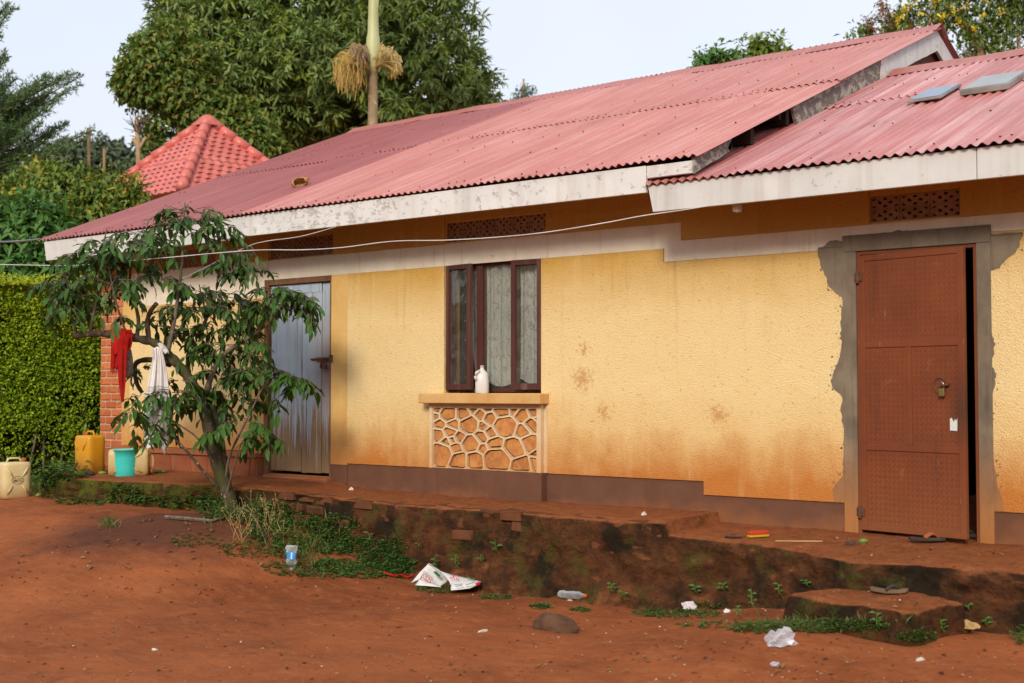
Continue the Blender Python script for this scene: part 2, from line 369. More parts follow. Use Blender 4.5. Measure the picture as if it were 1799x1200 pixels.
def m_plastic(name, a, dirt, zc, h, rough=.4, amt=.8):
    m, nt, b = new(name); p = pos(nt); x, y, z = sep(nt, p); n = noise(nt, p, 14, 6, .7)
    c = mixc(nt, mr(nt, n, .3, .7), a, tuple(k*.86 for k in a))
    f = mr(nt, mth(nt, 'ADD', z, mth(nt, 'MULTIPLY', mth(nt, 'SUBTRACT', n, .5), h*1.2)), zc+h, zc, 0, amt); c = mixc(nt, f, c, dirt)
    c = mixc(nt, mth(nt, 'MULTIPLY', mr(nt, noise(nt, p, 45, 5, .7), .60, .72), .5), c, dirt)
    setc(nt, b, c, rough, .4); bump(nt, b, n, .1, .004); return m
def m_rdoor():
    m, nt, b = new('worn_red_oxide_paint'); p = pos(nt); x, y, z = sep(nt, p); n = noise(nt, p, 2.6, 6, .65)
    c = mixc(nt, mr(nt, n, .3, .7), (.215, .058, .019), (.160, .042, .014))
    c = mixc(nt, mth(nt, 'MULTIPLY', mr(nt, noise(nt, vmul(nt, p, (9, 9, .7)), 1.3, 5, .7), .56, .74), .5), c, (.10, .034, .016))
    c = mixc(nt, mth(nt, 'MULTIPLY', mr(nt, noise(nt, p, 7, 7, .75), .60, .70), .6), c, (.28, .115, .05))
    c = mixc(nt, mth(nt, 'MULTIPLY', mr(nt, z, .5, .0), .5), c, (.27, .095, .035))
    sc = noise(nt, vmul(nt, p, (60, 60, 3.2)), 1.0, 3, .5); c = mixc(nt, mth(nt, 'MULTIPLY', mr(nt, sc, .735, .76), .6), c, (.50, .40, .33))
    d2 = mth(nt, 'ADD', N(nt, 'VectorMath', {0: vmul(nt, p, (1, 1, .35)), 1: (4.31, -.16, .33)}, operation='DISTANCE').outputs['Value'], mth(nt, 'MULTIPLY', n, .12))
    c = mixc(nt, mr(nt, d2, .19, .07, 0, .8), c, (.045, .024, .016))
    setc(nt, b, c, mr(nt, n, .3, .7, .45, .7), .3); bump(nt, b, noise(nt, p, 18, 5, .7), .2, .004); return m
def m_cement():
    m, nt, b = new('trowelled_cement'); p = pos(nt); x, y, z = sep(nt, p); n = noise(nt, vmul(nt, p, (1, 1, .55)), 6, 7, .7)
    c = mixc(nt, mr(nt, n, .32, .68), (.225, .180, .130), (.135, .108, .080)); c = mixc(nt, mth(nt, 'MULTIPLY', mr(nt, noise(nt, p, 2.1, 4), .5, .66), .6), c, (.30, .24, .165))
    c = mixc(nt, mth(nt, 'MULTIPLY', mr(nt, noise(nt, vmul(nt, p, (30, 30, 1.5)), 1, 4), .58, .72), .5), c, (.09, .072, .055))
    d = mth(nt, 'ADD', z, mth(nt, 'MULTIPLY', mth(nt, 'SUBTRACT', n, .5), .5)); c = mixc(nt, mr(nt, d, .70, .12, 0, .75), c, (.44, .165, .04))
    setc(nt, b, c, .95, .12); bump(nt, b, mth(nt, 'ADD', n, mth(nt, 'MULTIPLY', noise(nt, vmul(nt, p, (22, 22, 3)), 1, 3), .6)), .6, .008); return m
def m_brick():
    m, nt, b = new('orange_brick'); p = pos(nt); rnd = N(nt, 'ObjectInfo').outputs['Random']
    c = mixc(nt, rnd, (.42, .115, .042), (.60, .21, .075)); c = mixc(nt, mr(nt, noise(nt, p, 20, 5), .5, .75), c, (.30, .085, .035))
    x, y, z = sep(nt, p); c = mixc(nt, mr(nt, z, .9, .3, 0, .6), c, (.34, .11, .04))
    setc(nt, b, c, .9, .15); bump(nt, b, noise(nt, p, 60, 5), .4, .005); return m
def m_stripe():
    m, nt, b = new('striped_cotton'); uv = N(nt, 'UVMap').outputs[0]; u, v, _ = sep(nt, uv); p = pos(nt)
    w = mth(nt, 'PINGPONG', mth(nt, 'MULTIPLY', v, 118.), 1.); band = mth(nt, 'MULTIPLY', mr(nt, v, .40, .405), mr(nt, v, .485, .48))
    f = mth(nt, 'MULTIPLY', mr(nt, w, .62, .8), band)
    w2 = mth(nt, 'PINGPONG', mth(nt, 'MULTIPLY', u, 9.), 1.); f2 = mth(nt, 'MULTIPLY', mr(nt, w2, .84, .96), mr(nt, v, .75, .55, 0, .55))
    f3 = mth(nt, 'MULTIPLY', mr(nt, v, .965, .97), mr(nt, mth(nt, 'PINGPONG', mth(nt, 'MULTIPLY', v, 160.), 1.), .5, .7))
    c = mixc(nt, mr(nt, noise(nt, p, 9, 5), .35, .75), (.80, .77, .76), (.66, .60, .58))
    c = mixc(nt, mth(nt, 'MAXIMUM', mth(nt, 'MAXIMUM', f, f2), f3), c, (.13, .085, .06)); c = mixc(nt, mr(nt, noise(nt, p, 5, 6, .7), .6, .75, 0, .5), c, (.46, .28, .20))
    setc(nt, b, c, .9, .1); bump(nt, b, noise(nt, p, 30, 4), .3, .01); return m

MAT = dict(
 soil=m_soil(), bank=m_bank(), rough=m_roughcast(),
 band=m_smooth('pale_band_paint', (.80, .73, .60), (.70, .62, .50), (.40, .28, .18), 1.6, 2.24, .25),
 plinth=m_smooth('brown_plinth_paint', (.155, .070, .042), (.125, .055, .033), (.30, .11, .04), -.05, .13, .8, (.09, .05, .035)),
 butter=m_smooth('smooth_yellow_plaster', (.70, .46, .17), (.62, .38, .12), (.46, .165, .04), .25, .95, .9, (.28, .12, .05)),
 ledge=m_smooth('soiled_ledge', (.34, .125, .055), (.27, .09, .04), (.34, .11, .04), .0, .3, .7, (.12, .05, .03)),
 sill=m_smooth('soiled_sill', (.72, .50, .22), (.62, .36, .12), (.48, .19, .06), .8, 1.3, .5, (.30, .14, .05)),
 cement=pm('bare_cement', (.215, .170, .120), (.150, .118, .085), .95, .1, 4, stain=(.26, .16, .08), bs=40, bst=.35),
 cementdirty=m_cement(),
 peel=m_peel('peeling_white_paint', (.74, .72, .70), (.46, .42, .39), .58),
 clean=m_peel('dull_white_paint', (.66, .65, .63), (.44, .40, .37), .63),
 grime=m_peel('grimy_board', (.46, .42, .36), (.05, .045, .04), .46),
 pink=m_roof('faded_pink_roof', (.47, .158, .132), (.54, .20, .162), (.66, .40, .38), .55),
 pink2=m_roof('worn_red_roof', (.39, .120, .110), (.47, .150, .130), (.74, .50, .50), .62, .36),
 maroon=m_roof('maroon_roof', (.285, .074, .072), (.33, .094, .088), (.48, .23, .22), .30, .45),
 cap=m_roof('red_ridge_cap', (.36, .105, .085), (.42, .135, .11), (.52, .26, .23), .35),
 nail=pm('rusty_nail', (.085, .03, .022), (.05, .02, .016), .7), void=pm('dark_timber', (.045, .03, .022), (.03, .02, .015), .9),
 oldbrick=m_smooth('old_mossy_brick', (.15, .052, .022), (.075, .032, .015), (.14, .052, .022), -.4, .02, .5, (.030, .024, .010)), gable=pm('brown_gable_plaster', (.20, .085, .04), (.13, .055, .03), .9, bs=30),
 vent=pm('dusty_vent_block', (.37, .245, .165), (.29, .18, .12), .95, .1, 6), dark=pm('dark_interior', (.012, .010, .009), (.008, .007, .007), 1., .0),
 frame=m_peel('brown_window_paint', (.085, .028, .022), (.19, .10, .065), .68), glass=m_glass('window_glass', (.95, .96, .94), .02, .06, .1), curtain=m_curtain(), bars=pm('red_oxide_bar', (.22, .05, .035), None, .7),
 stone=pm('ochre_flagstone', (.60, .27, .075), (.44, .17, .055), .8, .25, 14, stain=(.22, .09, .05), sst=.58, ssc=16, bs=35, bst=.5),
 stonered=pm('soiled_flagstone', (.33, .105, .045), (.26, .08, .038), .9, .15, 8, bs=30, bst=.4), groove=pm('dark_joint', (.095, .042, .030), None, .95),
 rib=m_smooth('cream_rib_paint', (.70, .55, .36), (.62, .45, .27), (.60, .30, .10), .25, .62, .8, (.33, .18, .09)),
 bluewood=m_bluewood(), frwood=pm('brown_door_frame', (.20, .105, .055), (.13, .065, .035), .85, .2, 9, bs=40, bst=.5), rust=pm('rusted_iron', (.14, .06, .032), (.085, .036, .022), .7, .3, 30),
 rdoor=m_rdoor(),
 brick=m_brick(), mortar=pm('pale_mortar', (.62, .45, .34), (.50, .34, .25), .95), 
 bark=m_bark('coffee_bark', (.12, .088, .06), (.05, .035, .023), (.06, .065, .018)), twig=m_bark('grey_twig', (.21, .17, .13), (.10, .075, .055)), palebark=m_bark('pale_pruned_bark', (.50, .36, .20), (.36, .25, .14)),
 trunk=m_bark('dark_trunk', (.10, .075, .05), (.05, .038, .026)),
 red=pm('red_wool', (.42, .018, .012), (.33, .012, .010), .95, .1, 20, bs=180, bst=.5), stripe=m_stripe(),
 knit=pm('speckled_knit', (.46, .38, .30), (.10, .075, .055), .95, .1, 70, bs=90, bst=.8), ycan=m_plastic('yellow_plastic', (.66, .30, .010), (.20, .085, .02), .16, .22), ccan=m_plastic('cream_plastic', (.62, .47, .21), (.34, .17, .05), .16, .14, .45, .7),
 ccan2=m_plastic('pale_cream_plastic', (.70, .57, .29), (.34, .17, .06), -.08, .16, .45, .75), capred=pm('orange_cap', (.42, .14, .05), None, .5), teal=m_plastic('turquoise_plastic', (.055, .60, .55), (.06, .32, .28), .10, .10, .35, .6),
 green=pm('green_fruit_skin', (.10, .22, .03), (.16, .28, .05), .5, .4, 20), milk=m_film('translucent_white_plastic', (.80, .77, .72), .86), sack=pm('white_woven_sack', (.80, .79, .77), (.72, .71, .69), .7, .3, 12, stain=(.50, .40, .33), sst=.66, bs=120),
 inkred=pm('red_print', (.55, .03, .04), None, .7), inkgreen=pm('green_print', (.03, .14, .07), None, .7), inkgrey=pm('grey_print', (.16, .15, .17), None, .7), brass=pm('brass', (.42, .33, .13), None, .35, .5, metal=.8), steel=pm('steel', (.62, .62, .64), None, .25, .5, metal=1.), paper=pm('pale_paper', (.66, .70, .70), (.48, .55, .57), .8, stain=(.75, .65, .35)),
 clear=m_film('clear_plastic', (.62, .66, .68), .16, .10), blue=m_film('blue_label_plastic', (.05, .28, .66), .85, .25), bluecap=pm('blue_cap', (.25, .48, .66), None, .5), redcap=pm('red_cap', (.70, .07, .03), None, .5), film=m_film('white_film', (.66, .66, .72), .30, .18), rag=pm('white_rag', (.74, .70, .74), (.62, .55, .56), .8, bs=60, bst=.8),
 lump=pm('brown_clod', (.115, .062, .036), (.075, .038, .024), .95, .1, 12, bs=40, bst=.9), rubber=pm('black_rubber', (.020, .017, .016), (.035, .026, .022), .6, .4), tan=pm('tan_sole', (.24, .16, .09), (.16, .10, .06), .8), orange=pm('orange_strap', (.42, .11, .035), None, .6),
 brushred=pm('red_bristle', (.62, .06, .02), None, .7), brushyel=pm('yellow_base', (.72, .50, .03), None, .5), straw=pm('straw', (.52, .36, .15), (.40, .26, .10), .8), deadleaf=leafmat('dead_leaf', [(.20, .095, .04), (.30, .16, .07), (.12, .055, .03)], .8, .1),
 white=pm('white_bit', (.74, .70, .62), (.60, .52, .42), .8), solar=pm('solar_glass', (.12, .16, .25), (.17, .21, .30), .2, .6), frost=pm('frosted_sheet', (.34, .37, .37), (.27, .29, .29), .35, .4, 5), alu=pm('grey_frame', (.33, .31, .28), (.20, .18, .16), .5), 
 wirew=pm('white_cable', (.72, .68, .68), None, .5), wireg=pm('grey_cable', (.20, .21, .22), None, .5), calab=pm('dry_husk', (.42, .20, .075), (.60, .38, .18), .8, .2, 25, bs=30), huskin=pm('husk_hollow', (.07, .022, .012), None, .9),
 tile=m_roof('coral_tile', (.56, .125, .10), (.62, .165, .13), (.70, .30, .26), .25, .38), white2=pm('white_bulb', (.74, .70, .66), None, .3),
 pebble=pm('pebble', (.26, .11, .055), (.42, .27, .18), .9),
 l_coffee=leafmat('coffee_leaf', [(0.020, 0.049, 0.011), (0.033, 0.081, 0.014), (0.055, 0.137, 0.020), (0.094, 0.124, 0.039)], .42, .15, .25),
 l_mango=leafmat('mango_leaf', [(0.102, 0.173, 0.044), (0.148, 0.232, 0.054), (0.213, 0.285, 0.069), (0.277, 0.328, 0.100)], .5, .2, .3, (.24, .30, .03)),
 l_small=leafmat('smalltree_leaf', [(0.081, 0.162, 0.030), (0.121, 0.209, 0.041), (0.176, 0.236, 0.049), (0.270, 0.203, 0.041)], .5, .25, .25, (.18, .24, .03)),
 l_bush=leafmat('bush_leaf', [(0.098, 0.182, 0.026), (0.137, 0.227, 0.036), (0.195, 0.254, 0.039), (0.221, 0.260, 0.052)], .5, .28, .25, (.50, .34, .03)),
 l_dark=leafmat('dark_bush_leaf', [(0.054, 0.150, 0.030), (0.083, 0.195, 0.039), (0.120, 0.232, 0.051)], .45, .22, .3), l_hedge=leafmat('hedge_leaf', [(0.105, 0.210, 0.012), (0.195, 0.330, 0.015), (0.315, 0.465, 0.021), (0.450, 0.500, 0.030)], .5, .3, .25, (.44, .46, .02)),
 l_con=leafmat('conifer_leaf', [(0.075, 0.158, 0.060), (0.112, 0.195, 0.075), (0.158, 0.232, 0.090)], .6, .2, .2), l_cassia=leafmat('cassia_leaf', [(0.094, 0.156, 0.037), (0.131, 0.206, 0.048), (0.181, 0.244, 0.053)], .5, .3, .25, (.30, .32, .03)), l_brown=leafmat('withered_leaf', [(.20, .095, .045), (.28, .13, .06)], .8, .1),
 l_weed=leafmat('weed_leaf', [(0.037, 0.106, 0.022), (0.069, 0.163, 0.035), (0.106, 0.200, 0.044)], .5, .2, .3), l_grass=leafmat('ground_herb', [(0.054, 0.102, 0.024), (0.090, 0.144, 0.034), (0.144, 0.156, 0.042)], .6, .2, .25), l_seed=leafmat('seedling_leaf', [(.060, .170, .035), (.090, .220, .050)], .5, .25, .3),
 palmgreen=pm('palm_crownshaft', (.46, .47, .20), (.52, .54, .27), .45, .4, 3), palmtrunk=pm('palm_trunk', (.42, .29, .16), (.30, .24, .14), .9, .1, 8, stain=(.42, .38, .28), sst=.56), strand=pm('palm_strand', (.52, .36, .10), (.42, .28, .08), .8), strand2=pm('palm_strand_pale', (.70, .58, .26), (.60, .48, .2), .8), strandb=pm('palm_strand_dry', (.42, .30, .17), (.32, .22, .12), .85), l_palm=leafmat('palm_leaf', [(.05, .09, .02), (.07, .12, .03)], .4, .2),
 l_far=leafmat('far_leaf', [(.075, .105, .060), (.09, .12, .07)], .7, .1),
)

# ------------------------------------------------------------------ ground
def stretch(lo, hi, step, far):
    core = list(np.arange(lo, hi, step)); d = step; a = lo; b = core[-1]; L = []; Rr = []
    while a > -far: d *= 1.35; a -= d; L.append(a)
    d = step
    while b < far: d *= 1.35; b += d; Rr.append(b)
    return np.array(L[::-1]+core+Rr)
gx = stretch(-9, 7.5, .05, 170); gy = stretch(-7.5, .2, .05, 170)
X, Y = np.meshgrid(gx, gy); Zg = gz(X, Y); near = np.exp(-((X+1)**2+(Y+3)**2)/160)
Zg = Zg + near*(.055*fbm(X*.8, Y*.8, 2, 3) + .030*fbm(X*3.1, Y*3.1, 5, 4))
nxg, nyg = len(gx), len(gy); idx = np.arange(nxg*nyg).reshape(nyg, nxg)
T = np.stack([idx[:-1, :-1], idx[:-1, 1:], idx[1:, 1:], idx[1:, :-1]], -1).reshape(-1, 4)
fastmesh('ground', np.stack([X, Y, Zg], -1).reshape(-1, 3), T, MAT['soil'], smooth=True, kind='structure')

# ------------------------------------------------------------------ earth terrace in front of the house
EDG = [L3(*q) for q in ((1300, 948, -.03), (1400, 965, -.055), (1500, 985, -.07), (1650, 992, -.07), (1799, 1002, -.07))]
TX = [-6.7, -4.98, -4.85, -3.7, -2.7, -1.1, .7, 1.64, 2.28, 2.31]+[float(q[0]) for q in EDG]+[7.6]
TY = [.1, -1.42, -1.52, -1.25, -1.02, -.88, -.83, -.86, -.80, -.80]+[float(q[1]) for q in EDG]+[-1.1]
def yt(x): return np.interp(x, TX, TY)
def zt(x): return np.where(x < 2.295, np.interp(x, [-2.6, -1.0], [.135, .068]), np.interp(x, [2.3, 2.9, 3.4, 3.8], [-.022, -.03, -.055, -.07]))
def ztw(x): return np.where(x < 2.295, np.interp(x, [-3.2, -2.0, -1.6], [.15, .12, .075]), .0)
cols = np.sort(np.concatenate([np.arange(-6.65, 7.6, .022), [2.285, 2.305]])); V = []
prof = [(1.0, 0), (.75, 0), (.5, 0), (.3, 0), (.15, 0), (.06, .004), (.0, .02), (-.008, .035), (-.012, .05), (-.016, .07), (-.02, .1), (-.025, .125), (-.03, .15), (-.033, .175), (-.035, .2), (-.04, .23), (-.045, .26), (-.05, .32), (-.07, .38), (-.10, .45), (-.13, .52), (-.18, .60), (-.26, .70)]
for k, (a, dz) in enumerate(prof):
    ye = yt(cols) + .035*fbm(cols*2.2, cols*0+1, 4, 4); depth = np.maximum(.3, zt(cols)-gz(cols, yt(cols)-.25)+.12)
    if dz == 0: y = .06*a + ye*(1-a); z = ztw(cols)*a + zt(cols)*(1-a) + .016*fbm(cols*3, y*5, 3, 4) + .006*fbm(cols*14, y*14, 1, 2)
    else:
        z = zt(cols) - depth*dz/.70; z = np.where((dz > .11) & (cols < 2.3), (-.022-(depth-(zt(cols)+.022))*dz/.70), z); s = .06*min(1, dz/.10)
        y = ye + a*(depth/.65) + s*fbm(cols*2.6, z*3.6, 6, 5) + (.045*fbm(cols*9, z*13, 8, 4) - .02*np.maximum(0, fbm(cols*5+3, z*9, 12, 4)-.12))*min(1, dz/.1)
    V.append(np.stack([cols, y, z], -1))
V = np.array(V); nc = len(cols); idx = np.arange(V.shape[0]*nc).reshape(V.shape[0], nc)
T = np.stack([idx[:-1, :-1], idx[1:, :-1], idx[1:, 1:], idx[:-1, 1:]], -1).reshape(-1, 4)
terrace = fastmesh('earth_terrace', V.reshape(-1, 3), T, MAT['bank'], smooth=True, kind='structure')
# worn bricks showing in the terrace face
def rough_box(nm, sx, sy, sz, seed, amp=.006):
    me = bpy.data.meshes.new(nm); bm = bmesh.new(); bmesh.ops.create_cube(bm, size=1); bmesh.ops.scale(bm, vec=(sx, sy, sz), verts=bm.verts)
    bmesh.ops.bevel(bm, geom=bm.edges[:], offset=min(sx, sy, sz)*.13, segments=1, affect='EDGES')
    rr = random.Random(seed)
    for v in bm.verts: v.co += Vector((rr.uniform(-1, 1), rr.uniform(-1, 1), rr.uniform(-1, 1)))*amp
    bm.to_mesh(me); bm.free(); return me
tbr = [rough_box('brick', .215, .14, .078, i, .008) for i in range(4)]
for me in tbr: me.materials.append(MAT['oldbrick'])
for row in range(4):
    x = -1.75 + .12*(row % 2)
    while x < 2.2:
        if random.random() < (.9, .55, .2, .0)[row]:
            z = float(zt(np.array(x))) - .045 - row*.092; yy = float(yt(x)) - .028 - .028*row + .05*random.random()
            inst(random.choice(tbr), 'brick', terrace, (x, yy+.083, z), (random.uniform(-.08, .08), random.uniform(-.07, .07), random.uniform(-.12, .12)))
        x += .235
# step below the metal door
A = L3(1384, 1046, -.27); B = L3(1598, 1080, -.27); Dn = np.array([-(B-A)[1], (B-A)[0], 0]); Dn /= np.linalg.norm(Dn); U = (B-A)
bm = bmesh.new(); bmesh.ops.create_cube(bm, size=1); bmesh.ops.subdivide_edges(bm, edges=bm.edges[:], cuts=22, use_grid_fill=True)
Ul = np.linalg.norm(U[:2])
for v in bm.verts:
    v.co *= max(abs(v.co.x), abs(v.co.y), abs(v.co.z))/((abs(v.co.x)**16+abs(v.co.y)**16+abs(v.co.z)**16)**(1/16))*1.0
    a_, b_, c_ = v.co; t_ = .5-c_; q = A*.5+B*.5+norm(U*np.array([1, 1, 0]))*a_*(Ul*1.0+.08*t_)+Dn*(.29+b_*.66-.06*t_*(b_ < 0))
    zc = -.250-.48*t_; nn_ = .05*float(fbm(np.array(q[0]*5+zc*3), np.array(q[1]*5+zc*5), 3, 5)); v.co = Vector((q[0]+nn_*.7, q[1]+nn_*.7, zc+nn_*.5))
me = bpy.data.meshes.new('earth_step'); bm.to_mesh(me); bm.free(); me.materials.append(MAT['bank']); me.polygons.foreach_set('use_smooth', [True]*len(me.polygons)); stp = bpy.data.objects.new('earth_step', me); COL.objects.link(stp); stp['kind'] = 'structure'
# surface finder: everything that lies on the ground is set on the surface the lens sees there
from mathutils.bvhtree import BVHTree
bpy.context.view_layer.update(); BV = []
for o_ in (S.objects['ground'], terrace, stp): BV.append(BVHTree.FromPolygons([o_.matrix_world @ v.co for v in o_.data.vertices], [tuple(q.vertices) for q in o_.data.polygons]))
def G3(px, py, dz=0.0, flat=False):
    d = Vector(ray(px, py)).normalized(); best = None
    for t_ in BV:
        h = t_.ray_cast(Vector(CAM), d)
        if h[0] is not None and (best is None or h[3] < best[1]): best = (h[0], h[3], abs(h[1].z))
    if flat and (best is None or best[2] < .75): return None
    return np.array(best[0]) if best else L3(px, py, -.1)

# ------------------------------------------------------------------ the house
house = thing('house', 'long yellow roughcast house with red corrugated roof and brown window', 'house', (0, 0, 0))
TP = math.tan(R(22.2)); EY, EZ, RY = -.66, 2.815, 4.60; RZ = EZ+(RY-EY)*TP
TP2 = math.tan(R(21.6)); EZ2 = 2.645; RY2 = 3.28; RZ2 = EZ2+(RY2-EY)*TP2
def wall_grid(mb, xs, zs, holes, y0, y1):
    """box wall from y0 (front) to y1 with rectangular holes"""
    def solid(x, z): return not any(h[0] < x < h[1] and h[2] < z < h[3] for h in holes)
    xs = sorted(set(xs+[v for h in holes for v in h[:2]])); zs = sorted(set(zs+[v for h in holes for v in h[2:]]))
    xs = [x for x in xs if xs[0] <= x <= xs[-1]]
    g = [[solid((xs[i]+xs[i+1])/2, (zs[j]+zs[j+1])/2) for j in range(len(zs)-1)] for i in range(len(xs)-1)]
    for i in range(len(xs)-1):
        for j in range(len(zs)-1):
            if not g[i][j]: continue
            x0, x1, z0, z1 = xs[i], xs[i+1], zs[j], zs[j+1]
            mb.add([(x0,y0,z0),(x1,y0,z0),(x1,y0,z1),(x0,y0,z1)], [(0,1,2,3)]); mb.add([(x0,y1,z0),(x1,y1,z0),(x1,y1,z1),(x0,y1,z1)], [(3,2,1,0)])
            for (di, dj, q) in ((-1,0,[(x0,y0,z0),(x0,y0,z1),(x0,y1,z1),(x0,y1,z0)]), (1,0,[(x1,y0,z0),(x1,y1,z0),(x1,y1,z1),(x1,y0,z1)]), (0,-1,[(x0,y0,z0),(x0,y1,z0),(x1,y1,z0),(x1,y0,z0)]), (0,1,[(x0,y0,z1),(x1,y0,z1),(x1,y1,z1),(x0,y1,z1)])):
                a, b = i+di, j+dj
                if a < 0 or b < 0 or a >= len(g) or b >= len(g[0]) or not g[a][b]: mb.add(q, [(0,1,2,3)])
WD = (-3.08, -2.13, .17, 2.20); WI = (-.60, .535, 1.02, 2.235); MD = (3.47, 4.35, -.05, 2.075)
VT = [(-.60, .585, 2.425, 2.625), (-3.08, -2.10, 2.43, 2.63), (3.57, 4.24, 2.285, 2.475), (-4.90, -3.95, 2.43, 2.63)]
w = MB(); wall_grid(w, [-5.66, 2.2], [-.5, 2.98], [WD, WI, (-.59, .575, 2.435, 2.615), VT[1], VT[3]], 0, .2); w.build('front_wall', MAT['butter'], house)
w = MB(); wall_grid(w, [2.2, 7.4], [-.5, 2.82], [MD, VT[2]], 0, .2); w.build('front_wall', MAT['butter'], house)
w = MB(); w.box((-6.1, .3, -.5), (-5.9, 9.3, 2.9)); w.prism([(0, 0), (1, 0), (1, 1)], 0, 0.01) if False else None
w.build('side_wall', MAT['butter'], house)
w = MB(); w.add([(-6.1, .25, 2.9), (-6.1, 9.0, 2.9), (-6.1, RY, RZ-.1), (-5.95, .25, 2.9), (-5.95, 9.0, 2.9), (-5.95, RY, RZ-.1)], [(0, 1, 2), (3, 5, 4), (0, 3, 4, 1), (1, 4, 5, 2), (2, 5, 3, 0)]); w.build('gable_wall', MAT['butter'], house)
w = MB(); w.box((-6.1, 9.3, -.5), (7.4, 9.45, 2.7)); w.box((7.4, .2, -.5), (7.55, 9.45, 2.6)); w.box((-1.9, .2, -.5), (-1.8, 9.3, 2.95)); w.box((2.6, .2, -.5), (2.7, 9.3, 2.8)); w.build('inner_wall', MAT['dark'], house)
# roughcast panels, proud of the smooth work
YP = -.020
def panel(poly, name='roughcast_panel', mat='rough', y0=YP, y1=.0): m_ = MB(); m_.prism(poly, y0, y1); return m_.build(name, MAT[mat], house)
def rect(x0, x1, z0, z1): return [(x0, z0), (x1, z0), (x1, z1), (x0, z1)]
panel(rect(-5.50, -3.36, .40, 2.03)); panel(rect(-1.885, -.735, .318, 2.212)); panel(rect(-.735, -.602, .93, 2.212))
panel(rect(.537, .612, .93, 2.212)); panel([(.612, .318), (2.165, .318), (2.165, .21), (3.36, .21), (3.36, 2.10), (1.795, 2.10), (1.795, 2.212), (.612, 2.212)])
panel(rect(4.45, 7.4, .21, 2.10))
# upper yellow strip under the eave
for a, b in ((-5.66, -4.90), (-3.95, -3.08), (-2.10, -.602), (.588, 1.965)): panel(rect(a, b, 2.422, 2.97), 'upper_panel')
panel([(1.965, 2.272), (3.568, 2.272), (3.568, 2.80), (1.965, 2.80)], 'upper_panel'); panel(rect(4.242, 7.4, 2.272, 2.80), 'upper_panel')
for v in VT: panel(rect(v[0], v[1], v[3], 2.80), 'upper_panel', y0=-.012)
# pale band with its steps
m_ = MB(); m_.prism(rect(-5.50, -3.09, 2.03, 2.42), -.006, 0); m_.prism([(-3.085, 2.215), (1.80, 2.215), (1.80, 2.105), (3.40, 2.105), (3.40, 2.270), (1.96, 2.270), (1.96, 2.42), (-3.085, 2.42)], -.006, 0); m_.prism(rect(3.40, 7.4, 2.15, 2.270), -.006, 0); m_.build('pale_band', MAT['band'], house)
# brown plinth
for poly in (rect(-1.885, -.75, -.3, .315), [(.592, -.3), (3.36, -.3), (3.36, .205), (2.16, .205), (2.16, .315), (.592, .315)], rect(4.45, 7.4, -.3, .205)): panel(poly, 'plinth', 'plinth', -.007)
panel(rect(-2.125, -1.888, -.3, .30), 'plinth', 'plinth', -.011)
for poly, y_ in ((rect(-2.125, -1.888, .302, 2.212), -.014), (rect(-3.36, -3.135, .38, 2.03), -.014), (rect(-5.66, -5.502, .40, 2.03), -.016)): panel(poly, 'smooth_strip', 'butter', y_)
# stone-clad ledge at the foot of the left wall
lg = MB(); lg.box((-5.7, -.13, .335), (-3.14, 0, .385)); lg.box((-5.7, -.10, -.1), (-3.15, 0, .333)); lg = lg.build('clad_ledge', MAT['ledge'], house, bevel=.006)
x = -5.62
while x < -3.25:
    wd = random.uniform(.22, .38); a = random.uniform(-.06, .06); b_ = min(x+wd, -3.17)
    s_ = MB(); s_.prism([(x+.012, .1), (b_-.012+a*.3, .1), (b_-.012+a, .318), (x+.03+a*.4, .32)], -.112, -.09); s_.build('flagstone', MAT['stonered'], lg, bevel=.008); x = b_+.005
# brick pillar at the corner
pl = MB(); pl.box((-6.12, .006, .36), (-5.672, .28, 2.75)); pl = pl.build('brick_pillar', MAT['mortar'], house)
brl = rough_box('brick', .212, .10, .079, 3, .002); brs = rough_box('brick', .10, .10, .079, 4, .002); brh = rough_box('brick', .29, .10, .079, 5, .002)
for me in (brl, brs, brh): me.materials.append(MAT['brick'])
for r_ in range(25):
    z = .41 + r_*.0925
    if r_ % 2 == 0: spots = ((brl, -6.010), (brl, -5.786))
    else: spots = ((brs, -6.065), (brl, -5.897), (brs, -5.728))
    for me, x in spots: inst(me, 'brick', pl, (x, .045+random.uniform(-.003, .003), z), (0, random.uniform(-.01, .01), random.uniform(-.01, .01)))
    for q in (0, 1): inst(brl, 'brick', pl, (-5.72+.0, .14+.23*q if q else .14, z), (0, 0, PI/2)) if q == 0 and r_ % 2 else None
m_ = MB(); m_.box((-6.16, -.03, -.2), (-5.64, .3, .355)); m_.build('pillar_base', MAT['ledge'], house, bevel=.008)

# cement patch round the metal door, ragged outline
def rag(pts, amp, k=7):
    out = []
    for i in range(len(pts)-1):
        a, b = np.array(pts[i]), np.array(pts[i+1]); d = b-a; n = np.array([-d[1], d[0]])
        for j in range(k):
            t = j/k; out.append(tuple(a+d*t+n/(np.linalg.norm(n)+1e-6)*amp*(random.random()-.5)*2*(1 if j else .4)))
    out.append(tuple(pts[-1])); return out
def wpx(l): return [tuple(W3(x, y, -.024)[[0, 2]]) for x, y in l]
left = rag(wpx([(1464, 879), (1463, 858), (1480, 838), (1482, 800), (1484, 755), (1477, 728), (1478, 697), (1464, 683), (1459, 668), (1470, 640), (1479, 612), (1476, 575), (1480, 540), (1477, 519), (1458, 508), (1450, 486), (1442, 470), (1437, 448)]), .009)
topl = rag(wpx([(1437, 448), (1447, 432), (1462, 421), (1480, 424), (1484, 436), (1505, 428), (1540, 412), (1580, 404), (1625, 407), (1660, 411), (1700, 417), (1760, 413), (1795, 415)]), .008)
